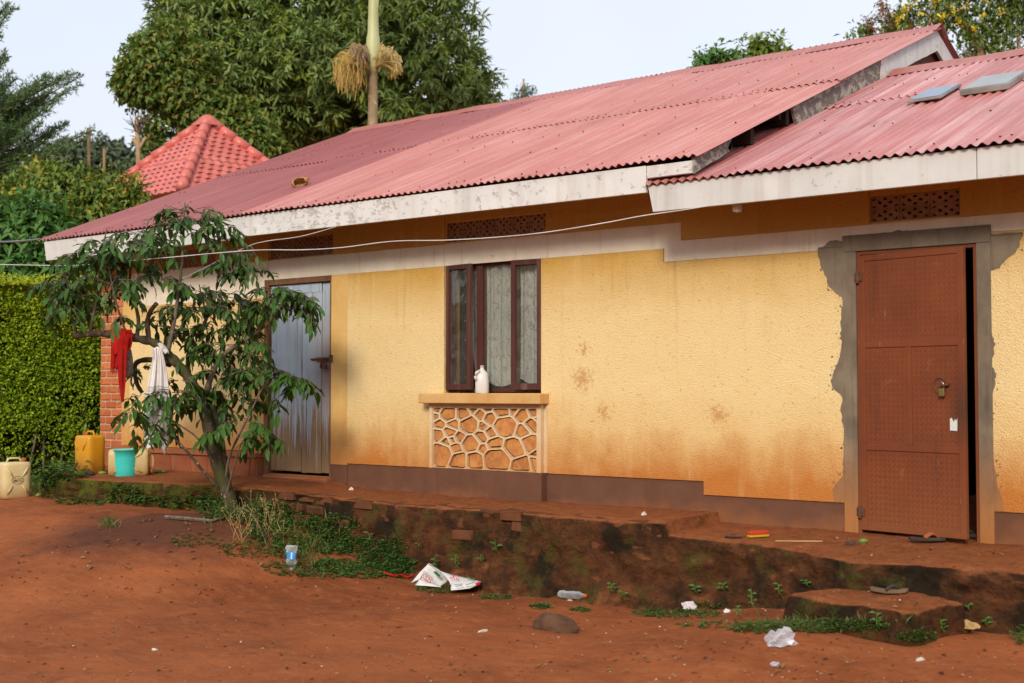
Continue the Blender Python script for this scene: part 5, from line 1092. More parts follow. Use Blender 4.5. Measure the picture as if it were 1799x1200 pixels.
for (px, py, lab, col) in ((514, 1000, 'small pale blue bottle cap lying below the blue-labelled bottle', 'bluecap'),):
    q = G3(px, py); b_ = MB(); b_.lathe([(.0, .0), (.02, .0), (.02, .013), (0, .014)], tuple(q), 12); tag(b_.build('bottle_cap', MAT[col], loc=tuple(q)), lab, 'bottle cap')
# crumpled bits
def crumple(nm, label, cat, px, py, size, mat, seed, flat=.6, z=None, group=None, dz=0., amp=1.):
    q = G3(px, py); bm = bmesh.new(); bmesh.ops.create_icosphere(bm, subdivisions=3, radius=1); rr = np.random.default_rng(seed); off = rr.uniform(0, 50, 3)
    for v in bm.verts:
        k = 1+amp*(.5*float(fbm(np.array(v.co.x*2.2+off[0]+v.co.z), np.array(v.co.y*2.2+off[1]-v.co.z*1.3), seed, 3))+(.75*abs(float(fbm(np.array(v.co.x*3.3+off[1]+v.co.z*2), np.array(v.co.y*3.3+off[0]+v.co.z), seed+5, 3)))-.15)); v.co = Vector((v.co.x*k*size[0], v.co.y*k*size[1], max(-.12, v.co.z*k)*size[2]))
    me = bpy.data.meshes.new(nm); bm.to_mesh(me); bm.free(); me.materials.append(MAT[mat]); o = bpy.data.objects.new(nm, me); COL.objects.link(o); o.location = Vector(q)+Vector((0, 0, size[2]*.1+dz)); o.rotation_euler = (0, 0, seed*1.3); tag(o, label, cat, group); return o
crumple('plastic_bag', 'crumpled translucent white plastic bag lying on the bare earth at lower right', 'bag', 1368, 1132, (.085, .06, .075), 'film', 3, amp=1.7)
crumple('paper_scrap', 'crumpled white and pink tissue at the foot of the terrace, right of the red-capped bottle', 'paper', 1210, 1069, (.05, .035, .045), 'rag', 5)
crumple('paper_scrap', 'small white paper scrap below the terrace, left of the earth step', 'paper', 1277, 1076, (.024, .02, .022), 'rag', 8)
crumple('paper_scrap', 'small cream crumb of paper at the terrace edge below the window', 'paper', 1131, 905, (.025, .02, .022), 'white', 9, z=.066)
crumple('paper_scrap', 'white crumb of paper on the terrace right of the wooden door', 'paper', 617, 861, (.022, .018, .022), 'white', 10, z=.09)
crumple('paper_scrap', 'flat white scrap lying right below the capped bottle', 'paper', 1001, 1055, (.03, .015, .008), 'white', 12)
crumple('earth_lump', 'big brown clod of earth lying on the bare yard', 'clod', 975, 1108, (.16, .062, .105), 'lump', 16, amp=.28)
S.objects['earth_lump'].rotation_euler = (0, .08, YAW-PI/2+.95)
crumple('tan_husk', 'tan dry husk lying at far right below the terrace', 'husk', 1700, 1103, (.07, .035, .04), 'straw', 17)
crumple('cigarette_packet', 'pale flattened packet lying in the middle of the yard', 'packet', 849, 1110, (.045, .007, .012), 'white', 18)
crumple('foil_scrap', 'thin white plastic scrap in the lower right foreground', 'scrap', 1362, 1168, (.05, .03, .012), 'film', 21)
crumple('foil_scrap', 'frayed white scrap in the foreground below the earth step', 'scrap', 1616, 1160, (.05, .02, .012), 'white', 23)
crumple('foil_scrap', 'small pale scrap in the left foreground', 'scrap', 271, 1142, (.03, .014, .01), 'white', 24)
# slipper on the step, sandals by the door
def sole(nm, label, cat, q, rz, L, mat, strapmat, wob=0., flip=1):
    root = thing(nm, label, cat, tuple(q)); out = [(-.5, .0), (-.47, .13), (-.35, .165), (-.1, .12), (.1, .14), (.32, .19), (.44, .14), (.5, .0), (.44, -.14), (.32, -.17), (.1, -.13), (-.1, -.12), (-.35, -.15), (-.47, -.12)]
    c, s_ = math.cos(rz), math.sin(rz); V = []
    for h in (.0, .022):
        for (x, y) in out: V.append((q[0]+L*(x*c-y*s_), q[1]+L*(x*s_+y*c), q[2]+h+.03*wob*x*x+.004))
    n = len(out); b_ = MB(); b_.add(V, [tuple(range(n))[::-1], tuple(range(n, 2*n))]+[(i, (i+1) % n, n+(i+1) % n, n+i) for i in range(n)]); b_.build('sole', MAT[mat], root, bevel=.004)
    for sg in (-1, 1):
        b_ = MB(); P = [(.30*L, 0, .024), (.12*L, sg*.10*L, .055), (-.08*L, sg*.135*L, .024)]; b_.tube(smooth_line([(q[0]+x*c-y*s_, q[1]+x*s_+y*c, q[2]+z) for x, y, z in P], 9), .009, 6); b_.build('strap', MAT[strapmat], root, smooth=True)
q = G3(1562, 1044); sole('slipper', 'worn dark slipper with tan sole lying on the earth step', 'slipper', q+np.array([0, 0, .004]), .35, .24, 'tan', 'rubber', 2.)
q = G3(1640, 953); sole('sandal', 'black sandal with orange straps in front of the metal door, the nearer of the pair', 'sandal', q+np.array([-.03, -.03, .008]), .5, .26, 'rubber', 'orange', 1.); q = G3(1675, 946); sole('sandal', 'black sandal half hidden under the foot of the metal door', 'sandal', q+np.array([.05, .04, .008]), .25, .27, 'rubber', 'rubber', 1.)
q = G3(1332, 944); br = thing('scrubbing_brush', 'red bristled scrubbing brush with yellow base on the terrace', 'brush', tuple(q)); dx = norm(G3(1346, 943)-q); b_ = MB(); b_.obox(q+np.array([0, 0, .012]), dx*.085, np.cross(dx, ZZ)*.025, ZZ*.008); b_.build('base', MAT['brushyel'], br, bevel=.003); b_ = MB(); b_.obox(q+np.array([0, 0, .034]), dx*.083, np.cross(dx, ZZ)*.024, ZZ*.014); b_.build('bristles', MAT['brushred'], br, bevel=.006)
def stick(nm, label, pts, r, mat, cat='stick'): m_ = MB(); m_.tube(pts, r, 5); tag(m_.build(nm, MAT[mat]), label, cat)
stick('straw_stick', 'long pale stick lying on the terrace left of the metal door', [G3(1362, 952.5)+ZZ*.008, G3(1445, 953)+ZZ*.008], .005, 'straw')
stick('dark_stick', 'short dark twig lying on the terrace left of the red brush', [G3(1274, 945)+ZZ*.008, G3(1288, 947)+ZZ*.012, G3(1303, 946)+ZZ*.008], .009, 'rubber')
stick('root_stick', 'bare twisted root lying on the earth below the coffee tree', [G3(290, 912)+np.array([0, 0, .02]), G3(330, 917)+np.array([0, 0, .03]), G3(372, 919)+np.array([0, 0, .02]), G3(400, 912)+np.array([0, 0, .03])], .016, 'twig')
stick('dry_stalk', 'dry bent stalk arching out of the weeds right of the coffee tree', smooth_line([G3(402, 915)+np.array([0, 0, .0]), G3(412, 915)+np.array([0, 0, .09]), G3(432, 925)+np.array([0, 0, .15]), G3(452, 940)+np.array([0, 0, .11]), G3(470, 962)+np.array([0, 0, .0])], 16), .006, 'twig', 'stalk')
q = L3(1497, 958, .0); crumple('leather_scrap', 'curled brown scrap on the terrace left of the metal door', 'scrap', 1497, 958, (.045, .02, .03), 'lump', 27, z=.0)
q = G3(1517, 953); ell('green_leaf', 'single green leaf lying on the terrace by the metal door', 'leaf', q+np.array([0, 0, .01]), (.9, .4, .1), (.022, .035), 'green')
# pebbles, dead leaves and crumbs too many to count
def scatter_bits(nm, n, f, size, mat, seed, rot=True):
    rr = np.random.default_rng(seed); b_ = MB(); k = 0
    while k < n:
        px, py = f(rr); p = G3(px, py, flat=True); k += 1
        if p is None: continue
        s_ = size*rr.uniform(.4, 1.5); Q = rr.normal(size=(6, 3))*s_*.25+np.array([(1,0,0),(-1,0,0),(0,1,0),(0,-1,0),(0,0,1),(0,0,-.6)])*s_*np.array([1, 1, .55])
        b_.add(Q+p+np.array([0, 0, s_*.25]), [(0,2,4),(2,1,4),(1,3,4),(3,0,4),(2,0,5),(1,2,5),(3,1,5),(0,3,5)])
    b_.build(nm, mat, kind='stuff')
fyard = lambda r: (r.uniform(-60, 1850), 915+290*r.random()**.8)
scatter_bits('pebbles', 520, fyard, .008, MAT['pebble'], 1); scatter_bits('earth_crumbs', 700, fyard, .011, MAT['soil'], 2)
scatter_bits('pale_crumbs', 45, lambda r: (r.uniform(0, 1800), 930+270*r.random()), .006, MAT['white'], 3)
scatter_bits('dark_crumbs', 170, lambda r: (r.uniform(0, 1800), 940+250*r.random()), .010, MAT['lump'], 6)
def ground_leaves(nm, n, f, ln, mat, seed, lift=.01):
    rr = np.random.default_rng(seed); B = []
    for i in range(n):
        q = G3(*f(rr), flat=True)
        if q is not None: B.append(q+np.array([0, 0, lift]))
    n = len(B)
    d = rr.normal(size=(n, 3)); d[:, 2] *= .25; V, T = leaves(np.array(B), d, np.array([0, 0, 1.])+rr.normal(size=(n, 3))*.3, ln*rr.uniform(.5, 1.3, n), ln*.4*rr.uniform(.6, 1.2, n)); fastmesh(nm, V, T, mat, kind='stuff')
ground_leaves('fallen_leaves', 130, lambda r: (r.normal(420, 260), 905+abs(r.normal(0, 75))), .075, MAT['deadleaf'], 4)
ground_leaves('fallen_leaves', 110, lambda r: (r.uniform(700, 1800), r.uniform(1040, 1190)), .05, MAT['deadleaf'], 5)

# ------------------------------------------------------------------ weeds
def herb_patch(nm, blobs, ln, mat, seed, hmax=.10, per=5, creeping=False):
    """stems with leaves over ellipses of ground given by centre and radii; blobs: px,py,rx,ry,stems,height"""
    rr = np.random.default_rng(seed); B = []; D = []
    for (px, py, rx, ry, n, h) in blobs:
        for i in range(n):
            a = rr.uniform(0, 2*PI); q = math.sqrt(rr.random()); p = G3(px+rx*q*math.cos(a), py+ry*q*math.sin(a)); hh = h*rr.uniform(.3, 1.)*(1.15-.6*q); lean = rr.normal(size=2)*.35
            for k in range(per):
                t = (k+1)/per; B.append(p+np.array([lean[0]*hh*t, lean[1]*hh*t, hh*t])); an = k*2.4+rr.uniform(0, 1); D.append((math.cos(an), math.sin(an), rr.uniform(-.2, .5)))
    n = len(B); V, T = leaves(np.array(B), np.array(D), np.array([0, 0, 1.])+rr.normal(size=(n, 3))*.2, ln*rr.uniform(.5, 1.3, n), ln*.62*rr.uniform(.7, 1.2, n), .15, .2); o = fastmesh(nm, V, T, mat, kind='stuff'); return o
herb_patch('weeds', [(250, 882, 60, 6, 70, .10), (215, 870, 36, 8, 55, .14), (330, 890, 50, 8, 70, .12), (150, 884, 50, 5, 40, .05), (380, 900, 40, 16, 110, .18)], .05, MAT['l_weed'], 21)
herb_patch('weeds', [(445, 912, 40, 16, 120, .17), (492, 912, 44, 16, 100, .17), (540, 935, 55, 22, 130, .13), (590, 960, 40, 18, 80, .09), (470, 940, 36, 16, 80, .13), (510, 968, 34, 16, 60, .10)], .045, MAT['l_weed'], 22)
herb_patch('creeping_weeds', [(620, 960, 40, 14, 130, .06), (670, 985, 45, 16, 190, .06), (705, 1000, 28, 18, 110, .08), (640, 1005, 60, 12, 170, .05), (590, 995, 40, 12, 110, .05), (690, 965, 25, 12, 70, .1), (600, 925, 35, 14, 80, .1)], .035, MAT['l_weed'], 23)
herb_patch('ground_herbs', [(520, 1000, 60, 14, 200, .04), (440, 965, 60, 16, 160, .04), (340, 950, 50, 12, 70, .03), (560, 1010, 40, 8, 90, .03), (780, 1036, 50, 7, 150, .04), (870, 1050, 30, 4, 80, .03), (950, 1066, 22, 4, 70, .03), (1020, 1072, 18, 4, 40, .03), (1200, 1080, 70, 8, 190, .035), (1140, 1078, 30, 6, 50, .03), (1340, 1105, 60, 9, 240, .05), (1440, 1104, 80, 9, 300, .06), (1520, 1105, 40, 8, 120, .06), (1610, 1122, 34, 7, 110, .07), (1240, 1098, 50, 6, 50, .02), (1240, 1065, 30, 5, 40, .04), (1790, 1120, 14, 14, 40, .08), (60, 868, 30, 6, 60, .06), (90, 862, 20, 6, 60, .08)], .022, MAT['l_grass'], 24, per=6)
def grass_tufts(nm, blobs, mat, seed):
    rr = np.random.default_rng(seed); B = []; D = []; Ln = []
    for px, py, rx, ry, n, h in blobs:
        for i in range(n): B.append(G3(px+rx*rr.normal()*.5, py+ry*rr.normal()*.5)); D.append((rr.normal()*.35, rr.normal()*.35, 1)); Ln.append(h*rr.uniform(.5, 1.2))
    Ln = np.array(Ln); V, T = leaves(np.array(B), np.array(D), rdir(len(B)), Ln, .012, .1, .45); fastmesh(nm, V, T, mat, kind='stuff')
grass_tufts('grass_blades', [(560, 950, 40, 40, 130, .13), (470, 920, 50, 40, 110, .14), (520, 985, 50, 20, 140, .07), (400, 905, 40, 20, 110, .13), (190, 925, 20, 8, 40, .1), (1440, 1098, 120, 8, 200, .06), (60, 860, 40, 8, 200, .1)], MAT['l_grass'], 31)
# pale seed heads in the weeds by the tree
rr = np.random.default_rng(9); b_ = MB()
for i in range(70):
    p = G3(rr.uniform(400, 500), rr.uniform(890, 960)); h = rr.uniform(.08, .20); e = p+np.array([rr.normal()*.05, rr.normal()*.05, h]); b_.tube([p, (p+e)/2+rr.normal(size=3)*.012, e], [.002, .0016, .0012], 3, False)
    for k in range(5): c_ = e+rr.normal(size=3)*.012; s_ = .0045; b_.add(c_+s_*np.array([(1,0,0),(-1,0,0),(0,1,0),(0,-1,0),(0,0,1),(0,0,-1)]), [(0,2,4),(2,1,4),(1,3,4),(3,0,4),(2,0,5),(1,2,5),(3,1,5),(0,3,5)])
b_.build('seed_heads', MAT['straw'], kind='stuff')
# seedlings rooted one by one in the terrace face and along its foot
def seedling(px, py, y, h, label, nl=5, ln=.05):
    p = G3(px, py+6); root = thing('seedling', label, 'weed', tuple(p), 'seedlings along the terrace'); b_ = MB(); e = p+np.array([random.uniform(-.02, .02), -.05, h]); b_.tube([p+np.array([0, .06, -.02]), (p+e)/2+np.array([0, -.02, 0]), e], [.0035, .003, .002], 5); b_.build('stem', MAT['green'], root)
    for k in range(nl):
        t = .45+.55*k/(nl-1); a = k*2.1+px; bq = p*(1-t)+e*t; d = np.array([math.cos(a), math.sin(a)-.3, .25]); V, T = leaves(bq[None], d[None], np.array([[0, -.4, 1.]]), ln*random.uniform(.7, 1.2), ln*.62, .12, .15)
        m_ = MB(); m_.add(V, [tuple(q) for q in T]); m_.build('leaf', MAT['l_seed'], root)
for px, py, y, h, lab, nl, ln in ((657, 950, -.98, .10, 'four-leaved seedling high on the terrace face, left of the sack', 4, .06), (876, 972, -1.0, .12, 'largest bright seedling sprouting on the terrace face below the stone panel', 5, .075), (850, 985, -1.02, .07, 'small seedling just left of the largest bright one', 4, .05), (770, 1000, -1.05, .14, 'leafy seedling on the terrace face above the white sack', 6, .055), (804, 995, -1.05, .12, 'thin seedling on the terrace face right of the sack top', 5, .055), (741, 957, -1.0, .04, 'tiny two-leaved seedling in a crack of the terrace face', 3, .045),
   (833, 1024, None, .07, 'small weed at the terrace foot right of the sack', 4, .045), (1080, 1042, None, .10, 'leafy weed at the terrace foot right of the capped bottle', 6, .055), (1096, 1050, None, .08, 'low weed just right of the leafy one at the terrace foot', 5, .05), (1226, 1040, -1.05, .07, 'left of two rosette weeds on the terrace face by the earth step', 5, .055), (1273, 1036, -1.1, .08, 'right of two rosette weeds on the terrace face by the earth step', 5, .06), (1328, 1075, None, .16, 'tall weed at the left foot of the earth step', 7, .05), (1300, 1082, None, .08, 'low weed left of the tall weed by the earth step', 5, .05), (1375, 1050, -1.5, .12, 'weed growing against the left end of the earth step', 6, .045), (1422, 1026, -1.25, .05, 'flat weed behind the left end of the earth step', 5, .05), (1545, 1108, None, .13, 'weed at the foot of the earth step front', 6, .05), (1660, 1110, None, .10, 'weed at the right foot of the earth step', 5, .06), (1705, 1068, -1.35, .05, 'small weed on the terrace face right of the earth step', 3, .05), (1735, 1096, None, .06, 'small weed at the right below the terrace', 4, .045)):
    seedling(px, py, y, h, lab, nl, ln)

# ------------------------------------------------------------------ hedge, trees and the tiled hut behind
def cloud(nm, blobs, n_cl, per, ln, wd, mat, parent, seed, droop=.5, spread=.22, shell=.55, young=.0, ytop=False, kind=None, fold=.2, rough=.22):
    """leaf rosettes through a set of ellipsoids (centre, radii)"""
    rr = np.random.default_rng(seed); vol = np.array([b[1][0]*b[1][1]*b[1][2] for b in blobs])**(2/3); vol /= vol.sum(); Bs = []; Ds = []; Us = []; Ts = []
    for (c, r), w_ in zip(blobs, vol):
        n = max(3, int(n_cl*w_)); d = norm(rr.normal(size=(n, 3))); rad = (shell+(1-shell)*rr.random(n)**.5); rad *= 1+rough*np.array(fbm(d[:, 0]*2.3+c[0], d[:, 2]*2.3+d[:, 1]*1.7, seed, 3)); cc = np.array(c)+d*rad[:, None]*np.array(r)
        yg = (rr.random(n) < young)*1.0; base_ = np.repeat(cc, per, 0)+rr.normal(size=(n*per, 3))*spread*ln; out = np.repeat(d, per, 0)
        tv = norm(rr.normal(size=(n*per, 3))); dd = norm(out*.45+tv*.9+np.array([0, 0, -droop])); Bs.append(base_); Ds.append(dd); Us.append(norm(out*.7+np.array([0, 0, .8])+rr.normal(size=(n*per, 3))*.25)); Ts.append(np.repeat(yg, per)*rr.uniform(.5, 1, n*per))
    B = np.concatenate(Bs); n = len(B); V, T = leaves(B, np.concatenate(Ds), np.concatenate(Us), ln*rr.uniform(.6, 1.25, n), wd*rr.uniform(.7, 1.2, n), fold)
    return fastmesh(nm, V, T, mat, parent, attrs={'tint': np.repeat(np.concatenate(Ts), 5)}, kind=kind)
def blob(px, py, rx, ry, d, deep=1.0, dd=0.): k = d/F; return (D3(px, py, d+dd), (rx*k, rx*k*deep, ry*k))
def plant(nm, label, cat, px, d, group=None): p = D3(px, 700, d); p[2] = float(gz(p[0], p[1])); return thing(nm, label, cat, tuple(p), group), p
def bough(nm, pts, r0, r1, mat, parent, n=7):
    P = smooth_line([np.array(p) for p in pts], max(6, len(pts)*4)); m = len(P); b_ = MB(); b_.tube(P, [r0+(r1-r0)*i/(m-1) for i in range(m)], n); return b_.build(nm, mat, parent, smooth=True)
# mango tree
t, p = plant('mango_tree', 'huge dense mango tree with dark drooping leaves rising behind the house', 'tree', 570, 29)
D = 29.; bl = [blob(540, 60, 210, 160, D, 1.0), blob(690, 110, 150, 150, D, 1.0, -.6), blob(760, 160, 100, 70, D, .9, -.3), (blob(820, 170, 62, 50, D)), blob(400, 60, 120, 110, D, 1., -.6), blob(340, 20, 70, 60, D, 1., -1), blob(480, 190, 150, 80, D, 1., -.5), blob(600, 190, 150, 70, D, .9, -.8), blob(420, 230, 90, 50, D, 1., -1), blob(560, -90, 240, 140, D), blob(730, 20, 90, 90, D, 1., -.8), blob(330, 150, 60, 70, D, 1., -.4), blob(440, 130, 110, 70, D, 1, -1.4), blob(560, 110, 120, 70, D, 1., -1.8)]
cloud('crown', bl, 6800, 14, .235, .062, MAT['l_mango'], t, 41, .42, .16, .66, .10, rough=.42)
bough('trunk', [p, p+np.array([0, 0, 3.]), D3(565, 330, D), D3(560, 180, D), D3(555, 20, D)], .5, .15, MAT['trunk'], t, 10)
for a in ([(562, 330), (500, 240), (430, 170)], [(562, 300), (640, 230), (720, 150)], [(560, 240), (540, 150), (480, 40)], [(560, 260), (600, 160), (660, 60)], [(562, 320), (620, 280), (760, 200)]): bough('bough', [D3(x, y, D) for x, y in a], .2, .06, MAT['trunk'], t)
# lighter small-leaved tree left of it
t, p = plant('small_tree', 'lighter small-leaved tree with pale thin trunk beside the red tiled roof', 'tree', 318, 25)
D = 25.; cloud('crown', [blob(290, 120, 70, 55, D), blob(255, 140, 50, 45, D), blob(320, 155, 60, 50, D), blob(270, 95, 40, 30, D), blob(225, 150, 24, 22, D), blob(350, 110, 34, 40, D), blob(300, 60, 22, 24, D), blob(350, 190, 50, 30, D), blob(400, 210, 50, 40, D, .8), blob(440, 235, 50, 34, D, .8), blob(350, 235, 40, 30, D, .8), blob(270, 255, 26, 22, D), blob(275, 225, 22, 18, D), blob(470, 265, 36, 22, D)], 2100, 9, .16, .075, MAT['l_small'], t, 43, .35, .5, .5, .06)
bough('trunk', [p, p+np.array([0, 0, 3]), D3(318, 250, D), D3(305, 195, D), D3(293, 150, D), D3(285, 110, D)], .09, .03, MAT['palebark'], t); bough('bough', [D3(310, 210, D), D3(340, 170, D), D3(345, 120, D)], .05, .02, MAT['palebark'], t); bough('bough', [D3(300, 180, D), D3(262, 150, D), D3(240, 130, D)], .04, .015, MAT['palebark'], t)
# feathery conifer at the left edge
t, p = plant('conifer_tree', 'feathery dark conifer with upswept branches at the left edge', 'tree', -90, 22)
D = 22.; rr = np.random.default_rng(5); Bc = []; Dc = []; bc_ = MB()
trunk = [p]+[D3(-95, y, D) for y in (500, 350, 150, 0, -150)]; bough('trunk', trunk, .25, .08, MAT['trunk'], t, 8)
tips = [(92, 133), (118, 128), (140, 150), (66, 150), (110, 168), (90, 190), (165, 228), (120, 215), (60, 205), (95, 235), (60, 250), (24, 12), (10, 95), (-10, 40), (30, 180), (10, 210), (70, 280), (35, 265), (20, 310), (-20, 150), (0, 250), (-30, 260), (5, 290), (-60, 60), (-40, 330), (40, 235), (10, 150), (25, 140), (50, 300), (80, 170), (-10, 190), (45, 215), (15, 235), (-20, 220), (-5, 320), (30, 330), (55, 320), (-10, 350), (20, 355), (-30, 380), (40, 165), (75, 215), (85, 260)]
for (tx, ty) in tips:
    for v_ in range(2):
        d0 = D+rr.normal()*.5; e = D3(tx+(rr.normal()*14 if v_ else 0), ty+(rr.normal()*16 if v_ else 0), d0); s0 = D3(-85, ty+60+rr.uniform(0, 60), D); mid = s0*.45+e*.55+np.array([0, 0, -.16]); L = 34; bc_.tube([s0, mid, e], [.03, .018, .006], 4, False)
        for k in range(L):
            q = .25+.75*k/L; pt = s0*(1-q)**2+2*q*(1-q)*mid+e*q*q; ax = norm(e-mid)
            for s_ in (-1, 1):
                sd = norm(ax*.9+rr.normal(size=3)*.55+np.array([0, 0, .18])); ll = (.42*(1-q)+.10)*rr.uniform(.5, 1.2); m_ = 9
                for w_ in range(m_): Bc.append(pt+sd*ll*w_/m_); Dc.append(sd*.8+rr.normal(size=3)*.55)
bc_.build('branches', MAT['trunk'], t, kind='stuff'); n = len(Bc); V, T = leaves(np.array(Bc), np.array(Dc), rdir(n), .085*rr.uniform(.6, 1.2, n), .017, .1, .1); fastmesh('needles', V, T, MAT['l_con'], t, kind='stuff')
# bushes over the hedge
t, p = plant('leafy_bush', 'loose yellow-speckled bush hanging over toward the tiled roof', 'bush', 150, 19.5)
D = 19.5; cloud('crown', [blob(120, 350, 70, 40, D), blob(60, 335, 50, 34, D), blob(175, 350, 44, 34, D), blob(215, 365, 34, 36, D), blob(140, 400, 80, 44, D), blob(228, 330, 18, 16, D), blob(110, 310, 36, 18, D), blob(70, 300, 24, 18, D), blob(240, 355, 14, 20, D), blob(195, 395, 44, 34, D), blob(60, 385, 50, 44, D), blob(195, 318, 18, 14, D)], 1150, 9, .15, .055, MAT['l_bush'], t, 47, .75, .6, .45, .09)
for a in ([(150, 500), (160, 400), (175, 320)], [(150, 470), (110, 370), (90, 310)], [(160, 420), (205, 350), (240, 320)], [(100, 330), (130, 345), (150, 372)]): bough('stem', [D3(x, y, D) for x, y in a], .03, .01, MAT['twig'], t)
t, p = plant('dark_bush', 'dense dark green bush behind the hedge under the eave end', 'bush', 60, 18.4)
D = 18.4; cloud('crown', [blob(30, 420, 80, 60, D), blob(90, 440, 70, 50, D), blob(140, 470, 70, 40, D), blob(-40, 400, 70, 60, D), blob(30, 480, 110, 40, D), blob(60, 380, 50, 30, D), blob(190, 480, 60, 36, D)], 1300, 10, .19, .075, MAT['l_dark'], t, 48, .6, .5, .5, .0)
bough('stem', [p, D3(60, 560, D), D3(55, 440, D)], .08, .03, MAT['trunk'], t)
# clipped hedge
hd = thing('hedge', 'tall clipped yellow-green hedge at the left edge', 'hedge', tuple(D3(60, 830, 17)))
rr = np.random.default_rng(51); n = 74000; c0 = D3(-190, 700, 15.6); c1 = D3(300, 700, 16.9); ax = norm((c1-c0)*np.array([1, 1, 0])); Lh = np.linalg.norm((c1-c0)[:2]); nrm_h = np.array([ax[1], -ax[0], 0]); 
if nrm_h@FW > 0: nrm_h = -nrm_h
u = rr.random(n)*Lh; v = rr.random(n); side = rr.random(n) < .72; topz = 2.42+.10*np.array(fbm(u*.7, u*0, 3, 3)); zz = np.where(side, -.05+v*(topz+.05), topz+.06*np.array(fbm(u*2.2, v*4, 2, 3))); dep_ = np.where(side, .10*np.array(fbm(u*1.3, zz*1.5, 5, 4))-.16*np.abs(rr.normal(size=n))*.7-.10*(zz > topz-.3)*(zz-topz+.3)/.3, -v*1.3)
hol = np.array(fbm(u*1.9, zz*2.3, 9, 4)); keep = (rr.random(n) < np.where(zz < .75, .25+.75*zz/.75, 1.)) & ((hol < .16) | (rr.random(n) < .30)); dep_ = dep_ + np.where(rr.random(n) < .04, rr.random(n)*.12, 0); zz = zz + np.where(~side & (rr.random(n) < .12), rr.random(n)*.13, 0); base_ = np.stack([c0[0]+ax[0]*u+nrm_h[0]*dep_, c0[1]+ax[1]*u+nrm_h[1]*dep_, zz], -1)[keep]; side = side[keep]; n = len(base_)
dd = norm(np.where(side[:, None], nrm_h*.8, np.array([0, 0, .9]))+rr.normal(size=(n, 3))*.7); V, T = leaves(base_, dd, norm(nrm_h*.5+np.array([0, 0, 1])+rr.normal(size=(n, 3))*.5), .051*rr.uniform(.5, 1.4, n), .032*rr.uniform(.7, 1.2, n), .2)
fastmesh('foliage', V, T, MAT['l_hedge'], hd, attrs={'tint': np.repeat(np.where(~side, rr.uniform(.3, 1, n), np.clip((base_[:, 2]-1.35)/1.0+.6*np.array(fbm(base_[:, 0]*1.5, base_[:, 2]*1.5, 4, 3)), 0, 1)*rr.uniform(0, .75, n)), 5)}, kind='stuff')
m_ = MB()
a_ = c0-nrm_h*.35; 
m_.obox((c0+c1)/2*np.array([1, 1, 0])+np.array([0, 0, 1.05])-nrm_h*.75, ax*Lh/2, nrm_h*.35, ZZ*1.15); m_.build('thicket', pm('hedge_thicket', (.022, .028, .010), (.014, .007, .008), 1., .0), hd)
for k in range(16):
    q = c0+ax*Lh*(.05+.9*k/15)+nrm_h*random.uniform(-.3, -.1); q[2] = -.1; e = q+np.array([random.uniform(-.2, .2), random.uniform(-.2, .2), 1.2]); bough('stem', [q, (q+e)/2+rng.normal(size=3)*.05, e], .02, .008, MAT['twig'], hd, 5)
herb_patch('weeds', [(80, 838, 70, 12, 200, .25), (20, 815, 60, 8, 120, .3), (110, 800, 40, 10, 120, .3), (60, 852, 40, 6, 60, .10)], .07, MAT['l_weed'], 61)
# pyramid-roofed hut with pressed tiles
D = 22.; ap = D3(365, 212, D); gz0 = ap[2]; hut = thing('tiled_hut', 'small hut with coral red pyramid roof of pressed tiles behind the house', 'hut', (ap[0], ap[1], -.1))
Rr_ = 2.05; drop = 1.52; yaw = math.atan2(CAM[1]-ap[1], CAM[0]-ap[0])+R(-11); cor = [ap+np.array([Rr_*math.cos(yaw+k*PI/2), Rr_*math.sin(yaw+k*PI/2), -drop]) for k in range(4)]
m_ = MB(); m_.box((ap[0]-1.2, ap[1]-1.2, -.2), (ap[0]+1.2, ap[1]+1.2, gz0-drop+.02)); m_.build('wall', MAT['butter'], hut)
rf = MB(); rf.add([ap]+cor, [(0, 1, 2), (0, 2, 3), (0, 3, 4), (0, 4, 1), (4, 3, 2, 1)]); rf = rf.build('roof', MAT['tile'], hut)
tw_, th_ = .175, .135
tm = MB(); nx_ = 7; Vt = []
for j in range(3):
    for i in range(nx_): x = (i/(nx_-1)-.5)*tw_; h = .020*math.cos(2*PI*i/(nx_-1))*.5; Vt.append((x, (-.02, th_*.55, th_*1.08)[j], (.019, .012, .004)[j]+h))
for i in range(nx_): x = (i/(nx_-1)-.5)*tw_; Vt.append((x, -.02, .005+.010*math.cos(2*PI*i/(nx_-1))))
tm.add(Vt, [(j*nx_+i, j*nx_+i+1, (j+1)*nx_+i+1, (j+1)*nx_+i) for j in range(2) for i in range(nx_-1)]+[(3*nx_+i, 3*nx_+i+1, i+1, i) for i in range(nx_-1)])
tme = bpy.data.meshes.new('tile'); setmesh(tme, tm.V, tm.F); tme.materials.append(MAT['tile'])
for k in (0, 1, 2, 3):
    a, b = cor[k], cor[(k+1) % 4]; 
    if ((a+b)/2-ap)@FW > .3: continue
    e = norm(b-a); mid = (a+b)/2; up_ = norm(ap-mid); nn = np.cross(e, up_); 
    if nn[2] < 0: nn = -nn; e = -e
    Ls = np.linalg.norm(ap-mid); half = np.linalg.norm(b-a)/2; r_ = 0
    while r_*th_ < Ls-.12:
        hw = half*(1-(r_*th_+.06)/Ls)-.06; nt_ = int(2*hw/tw_)
        for i in range(nt_+1):
            x = -nt_*tw_/2+i*tw_+.0; q = mid+e*x+up_*r_*th_+nn*.004
            inst(tme, 'tile', rf, None, mtx=Matrix(((e[0], up_[0], nn[0], q[0]), (e[1], up_[1], nn[1], q[1]), (e[2], up_[2], nn[2], q[2]), (0, 0, 0, 1))))
        r_ += 1
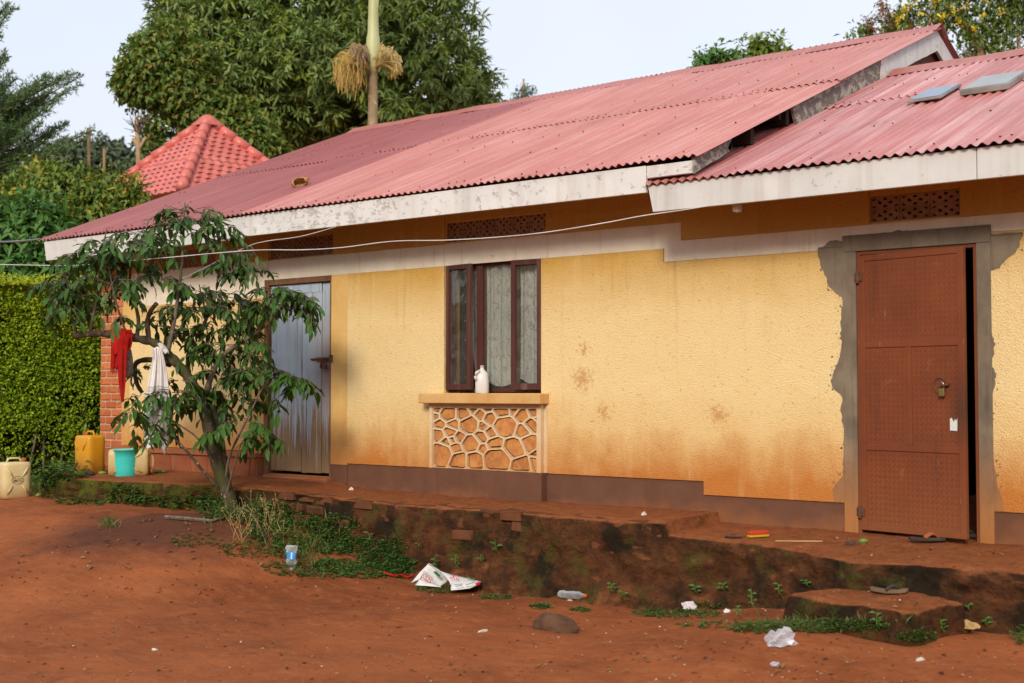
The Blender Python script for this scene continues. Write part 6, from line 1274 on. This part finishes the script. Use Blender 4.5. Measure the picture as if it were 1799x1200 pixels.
for k in range(4):
    m_ = MB(); n = 9
    for j in range(n):
        a = cor[k]*(1-j/n)+ap*(j/n); b = cor[k]*(1-(j+1.12)/n)+ap*((j+1.12)/n); m_.tube([a+ZZ*.03, b+ZZ*.022], [.095, .078], 9, True)
    m_.build('hip_cap', MAT['tile'], rf, smooth=True)
m_ = MB(); m_.lathe([(.22, -.12), (.16, 0), (.09, .06), (0, .09)], tuple(ap+ZZ*.02), 10); m_.build('finial', MAT['tile'], rf, smooth=True)
# palm with its flower strands
D = 22.; pp = D3(655, 224, D); t = thing('palm_tree', 'royal palm with smooth green crownshaft and hanging flower strands', 'palm tree', (pp[0], pp[1], -.1)); k = D/F
prof = []
for y, r in ((900, 10), (400, 9), (224, 8.6), (180, 8.2), (150, 8), (128, 7.8)): prof.append((r*k, D3(655, y, D)[2]))
m_ = MB(); zs = np.linspace(prof[0][1], prof[-1][1], 150); m_.lathe([(np.interp(z, [q[1] for q in prof], [q[0] for q in prof])*(1+.045*((i % 3) == 0)), z) for i, z in enumerate(zs)], (pp[0], pp[1], 0), 16); m_.build('trunk', MAT['palmtrunk'], t)
m_ = MB(); m_.lathe([(r*k, D3(655, y, D)[2]) for y, r in ((128, 7), (124, 10), (116, 12.2), (100, 13), (80, 12.6), (66, 11.6), (56, 10), (25, 9), (0, 8.6), (-40, 7.5), (-60, 5))], (pp[0], pp[1], 0), 18); m_.build('crownshaft', MAT['palmgreen'], t, smooth=True)
m_ = MB(); rr = np.random.default_rng(3)
for i in range(11):
    a = i*2*PI/11+.3; o = np.array([math.cos(a), math.sin(a), 0]); b0 = D3(655, 12-3*i, D); b0 = np.array([pp[0], pp[1], b0[2]])+o*.05; P = smooth_line([b0, b0+o*.10+ZZ*1.0, b0+o*.5+ZZ*2.4, b0+o*1.6+ZZ*3.0, b0+o*2.5+ZZ*2.5], 24); m_.tube(P, np.linspace(.045, .006, 24), 5)
    nB = 70; tt = np.linspace(.3, .99, nB); Pt = np.array([np.array(P)[min(int(q*23), 22)]*(1-(q*23-int(q*23)))+np.array(P)[min(int(q*23)+1, 23)]*(q*23-int(q*23)) for q in tt]); sd = np.array([-o[1], o[0], 0]); 
    Vl, Tl = leaves(np.repeat(Pt, 2, 0), np.tile(np.array([sd, -sd]), (nB, 1))+o*.5+np.array([0, 0, -.35])+rr.normal(size=(2*nB, 3))*.08, np.tile(ZZ, (2*nB, 1)), .75*np.repeat(np.sin(PI*np.clip(tt*.9, .2, 1)), 2), .035, .1, .3); fastmesh('frond', Vl, Tl, MAT['l_palm'], t, kind='stuff')
m_.build('frond_stems', MAT['palmgreen'], t, kind='stuff')
def strands(nm, root_px, tips, mat, r, n, sag, seed):
    rr = np.random.default_rng(seed); b_ = MB(); s0 = D3(root_px[0], root_px[1], D-.15)
    for i in range(n):
        tx, ty, sx, sy = tips[rr.integers(len(tips))]; dj = rr.normal()*.22; m1 = D3(tx+rr.normal()*sx*.5, ty+rr.normal()*sy*.5, D+dj-.1); e = m1+np.array([rr.normal()*.05, rr.normal()*.05, -sag*rr.uniform(.5, 1.2)]); c1 = (s0+m1)/2+np.array([0, 0, .06]); P = smooth_line([s0, c1, m1, (m1+e)/2+rr.normal(size=3)*.02, e], 10); b_.tube(P, r, 3, False)
    b_.build(nm, MAT[mat], t, kind='stuff')
strands('flower_strands', (648, 122), [(605, 100, 16, 14), (620, 105, 18, 14), (630, 115, 14, 12), (600, 112, 10, 10)], 'strand', .007, 190, .42, 1); strands('dry_strands', (648, 110), [(622, 82, 12, 8), (634, 84, 10, 8), (630, 95, 12, 8)], 'strandb', .007, 110, .20, 2); strands('pale_strands', (658, 118), [(672, 84, 10, 8), (686, 90, 10, 10), (696, 100, 7, 10), (698, 112, 5, 6)], 'strand2', .007, 100, .16, 3); strands('yellow_strands', (660, 118), [(690, 122, 8, 6), (697, 112, 5, 8)], 'strand', .006, 60, .14, 4)
# yellow-flowered tree behind the annex, with bare twigs
t, p = plant('flowering_tree', 'open tree with yellow flowers and pale twisted branches behind the annex roof', 'tree', 1700, 27)
D = 27.; bl = [blob(1515, 62, 18, 14, D), blob(1530, 75, 20, 12, D), blob(1575, 45, 24, 24, D), blob(1590, 25, 22, 20, D), blob(1570, 70, 20, 14, D), blob(1625, 12, 18, 20, D), blob(1655, 20, 30, 22, D), blob(1690, 30, 26, 24, D), blob(1715, 15, 26, 22, D), blob(1640, 45, 26, 12, D), blob(1720, 65, 32, 26, D), blob(1755, 60, 24, 26, D), blob(1745, 85, 28, 14, D), blob(1765, 20, 30, 24, D), blob(1790, 30, 18, 26, D), blob(1700, 90, 16, 12, D), blob(1735, 40, 20, 16, D), blob(1780, -30, 60, 36, D), blob(1680, -30, 60, 30, D), blob(1850, 30, 50, 60, D), blob(1780, 78, 12, 8, D)]
cloud('crown', bl, 720, 8, .17, .062, MAT['l_cassia'], t, 71, .5, .8, .25, .05)
bough('trunk', [p, p+np.array([0, 0, 4.5]), D3(1720, 130, D), D3(1712, 60, D), D3(1660, 10, D)], .16, .05, MAT['palebark'], t)
for a in ([(1770, 150), (1715, 80), (1690, 62), (1690, 50)], [(1740, 120), (1718, 85), (1720, 60), (1705, 50)], [(1700, 120), (1640, 60), (1635, 20), (1640, -20)], [(1790, 90), (1788, 40), (1790, 0)], [(1810, 40), (1785, 15), (1770, -10)], [(1700, 130), (1610, 90), (1570, 60), (1540, 50)], [(1640, 40), (1650, 20), (1648, -10)]): bough('bough', [D3(x, y, D) for x, y in a], .045, .015, MAT['palebark'], t)
cloud('withered_leaves', [blob(1527, 48, 6, 20, D), blob(1548, 18, 4, 22, D), blob(1564, 40, 6, 28, D), blob(1600, 35, 5, 14, D), blob(1775, 10, 6, 16, D), blob(1700, 95, 5, 10, D)], 150, 7, .11, .04, MAT['l_brown'], t, 73, .8, .5, .2)
rr = np.random.default_rng(8); fl = [(1590, 18), (1577, 38), (1583, 33), (1592, 14), (1652, 30), (1658, 27), (1675, 18), (1688, 15), (1728, 30), (1645, 2), (1683, 38), (1690, 43), (1760, 18), (1579, 30), (1605, 8), (1700, 8), (1735, 2), (1710, 50), (1622, 25)]
for (x, y) in fl[:19]:
    b_ = MB(); c_ = D3(x, y, D-.35)
    for k in range(9):
        q = c_+rr.normal(size=3)*.045; s_ = .026; b_.add(q+s_*rr.normal(size=(5, 3)), [(0, 1, 2), (2, 3, 4), (0, 3, 1), (1, 4, 3)])
    b_.build('flower', pm('yellow_flower', (.74, .56, .03), None, .6) if 'yellow_flower' not in bpy.data.materials else bpy.data.materials['yellow_flower'], t)
for lab, px, D, bl_, m, n in (('dark leafy tree top just clearing the roof ridge, left of the yellow-green one', 1255, 24., [(1240, 106, 14, 8), (1262, 103, 18, 8), (1280, 106, 10, 5)], 'l_dark', 70), ('yellow-green tree top just clearing the roof ridge', 1340, 24., [(1325, 92, 22, 12), (1350, 86, 24, 12), (1335, 80, 16, 9), (1366, 84, 10, 6)], 'l_bush', 90), ('faint bare tree top behind the middle of the roof ridge', 920, 40., [(915, 165, 18, 8), (930, 158, 14, 8), (905, 172, 12, 6)], 'l_far', 60)):
    t, p = plant('tree', lab, 'tree', px, D); cloud('crown', [blob(a, b, c, d, D) for a, b, c, d in bl_], n, 7, .17 if D < 30 else .12, .07 if D < 30 else .04, MAT[m], t, int(px), .4, .6, .2)
    bough('trunk', [p, p+ZZ*3, D3(px, 170, D), D3(px, bl_[0][1], D)], .07, .02, MAT['palebark'], t); [bough('bough', [D3(px, 150, D), D3((px+a)/2, (150+b)/2, D), D3(a, b, D)], .03, .01, MAT['twig'], t) for a, b, c, d in bl_]
# pruned trunks and a pole at the left
t, p = plant('pruned_tree', 'pale pruned tree with bare broom of twigs left of the tiled roof', 'tree', 243, 24); D = 24.
bough('trunk', [p, p+ZZ*3, D3(243, 275, D), D3(241, 230, D), D3(240, 205, D)], .06, .035, MAT['palebark'], t); bough('bough', [D3(243, 255, D), D3(236, 247, D), D3(234, 243, D)], .05, .03, MAT['palebark'], t); bough('bough', [D3(243, 262, D), D3(252, 248, D), D3(256, 240, D)], .04, .02, MAT['palebark'], t)
rr = np.random.default_rng(2); b_ = MB()
for i in range(34): e = D3(240+rr.normal()*13, 192+abs(rr.normal())*22, D+rr.normal()*.3); s0 = D3(241, 215+rr.uniform(0, 25), D); b_.tube([s0, (s0+e)/2+rr.normal(size=3)*.06, e], [.012, .008, .003], 4, False)
b_.build('twigs', MAT['twig'], t, kind='stuff')
for lab, px, y0, D, r in (('taller bare cut pole standing behind the bush at the left', 157, 226, 24., .03), ('shorter pruned stump pole right of the taller one', 184, 258, 24., .026)):
    t, p = plant('cut_trunk', lab, 'trunk', px, D); bough('stem', [p, p+ZZ*2, D3(px-1, y0+40, D), D3(px, y0, D)], r*1.3, r, MAT['palebark'], t); bough('stub', [D3(px, y0+14, D), D3(px+3, y0+6, D), D3(px+5, y0+1, D)], r*.5, r*.3, MAT['palebark'], t)
t, p = plant('distant_tree', 'hazy grey-green tree far off behind the left bush', 'tree', 170, 55); cloud('crown', [blob(150, 280, 60, 24, 55.), blob(190, 275, 40, 20, 55.), (blob(110, 290, 50, 24, 55.)), blob(230, 295, 50, 20, 55.)], 900, 8, .35, .16, MAT['l_far'], t, 90, .3, .6, .3); bough('trunk', [p, p+ZZ*4, D3(165, 290, 55.)], .3, .1, MAT['trunk'], t)
# far thicket closing the yard behind and to the sides, and an unseen tree row added behind the viewer to cut low sky light
def thicket(nm, label, a, b, h, seed, n=16000, ln=.35):
    rr = np.random.default_rng(seed); a = np.array(a, float); b = np.array(b, float); L = np.linalg.norm(b-a); ax = (b-a)/L; nr_ = np.array([-ax[1], ax[0]]); u = rr.random(n)*L; v = rr.random(n)**.8; hh = h*(1+.22*np.array(fbm(u*.16, u*0, seed, 3))); o = (rr.random(n)-.5)*2.6; P = np.stack([a[0]+ax[0]*u+nr_[0]*o, a[1]+ax[1]*u+nr_[1]*o, v*hh], -1)
    Vv, Tt = leaves(P, rdir(n), norm(rdir(n)+np.array([0, 0, 1.])), ln*rr.uniform(.6, 1.3, n), ln*.5, .2); o_ = fastmesh(nm, Vv, Tt, MAT['l_dark'], kind='stuff'); o_['label'] = label; o_['category'] = 'thicket'
thicket('thicket', 'dark mass of trees far behind the hut and the house', (-42, 2), (-8, 40), 5.0, 81, 20000, .45)
thicket('sky_screen_trees', 'unseen dark row of trees added behind the viewer to block low sky light', (-26, -26), (30, -24), 7.0, 82, 24000, .5)
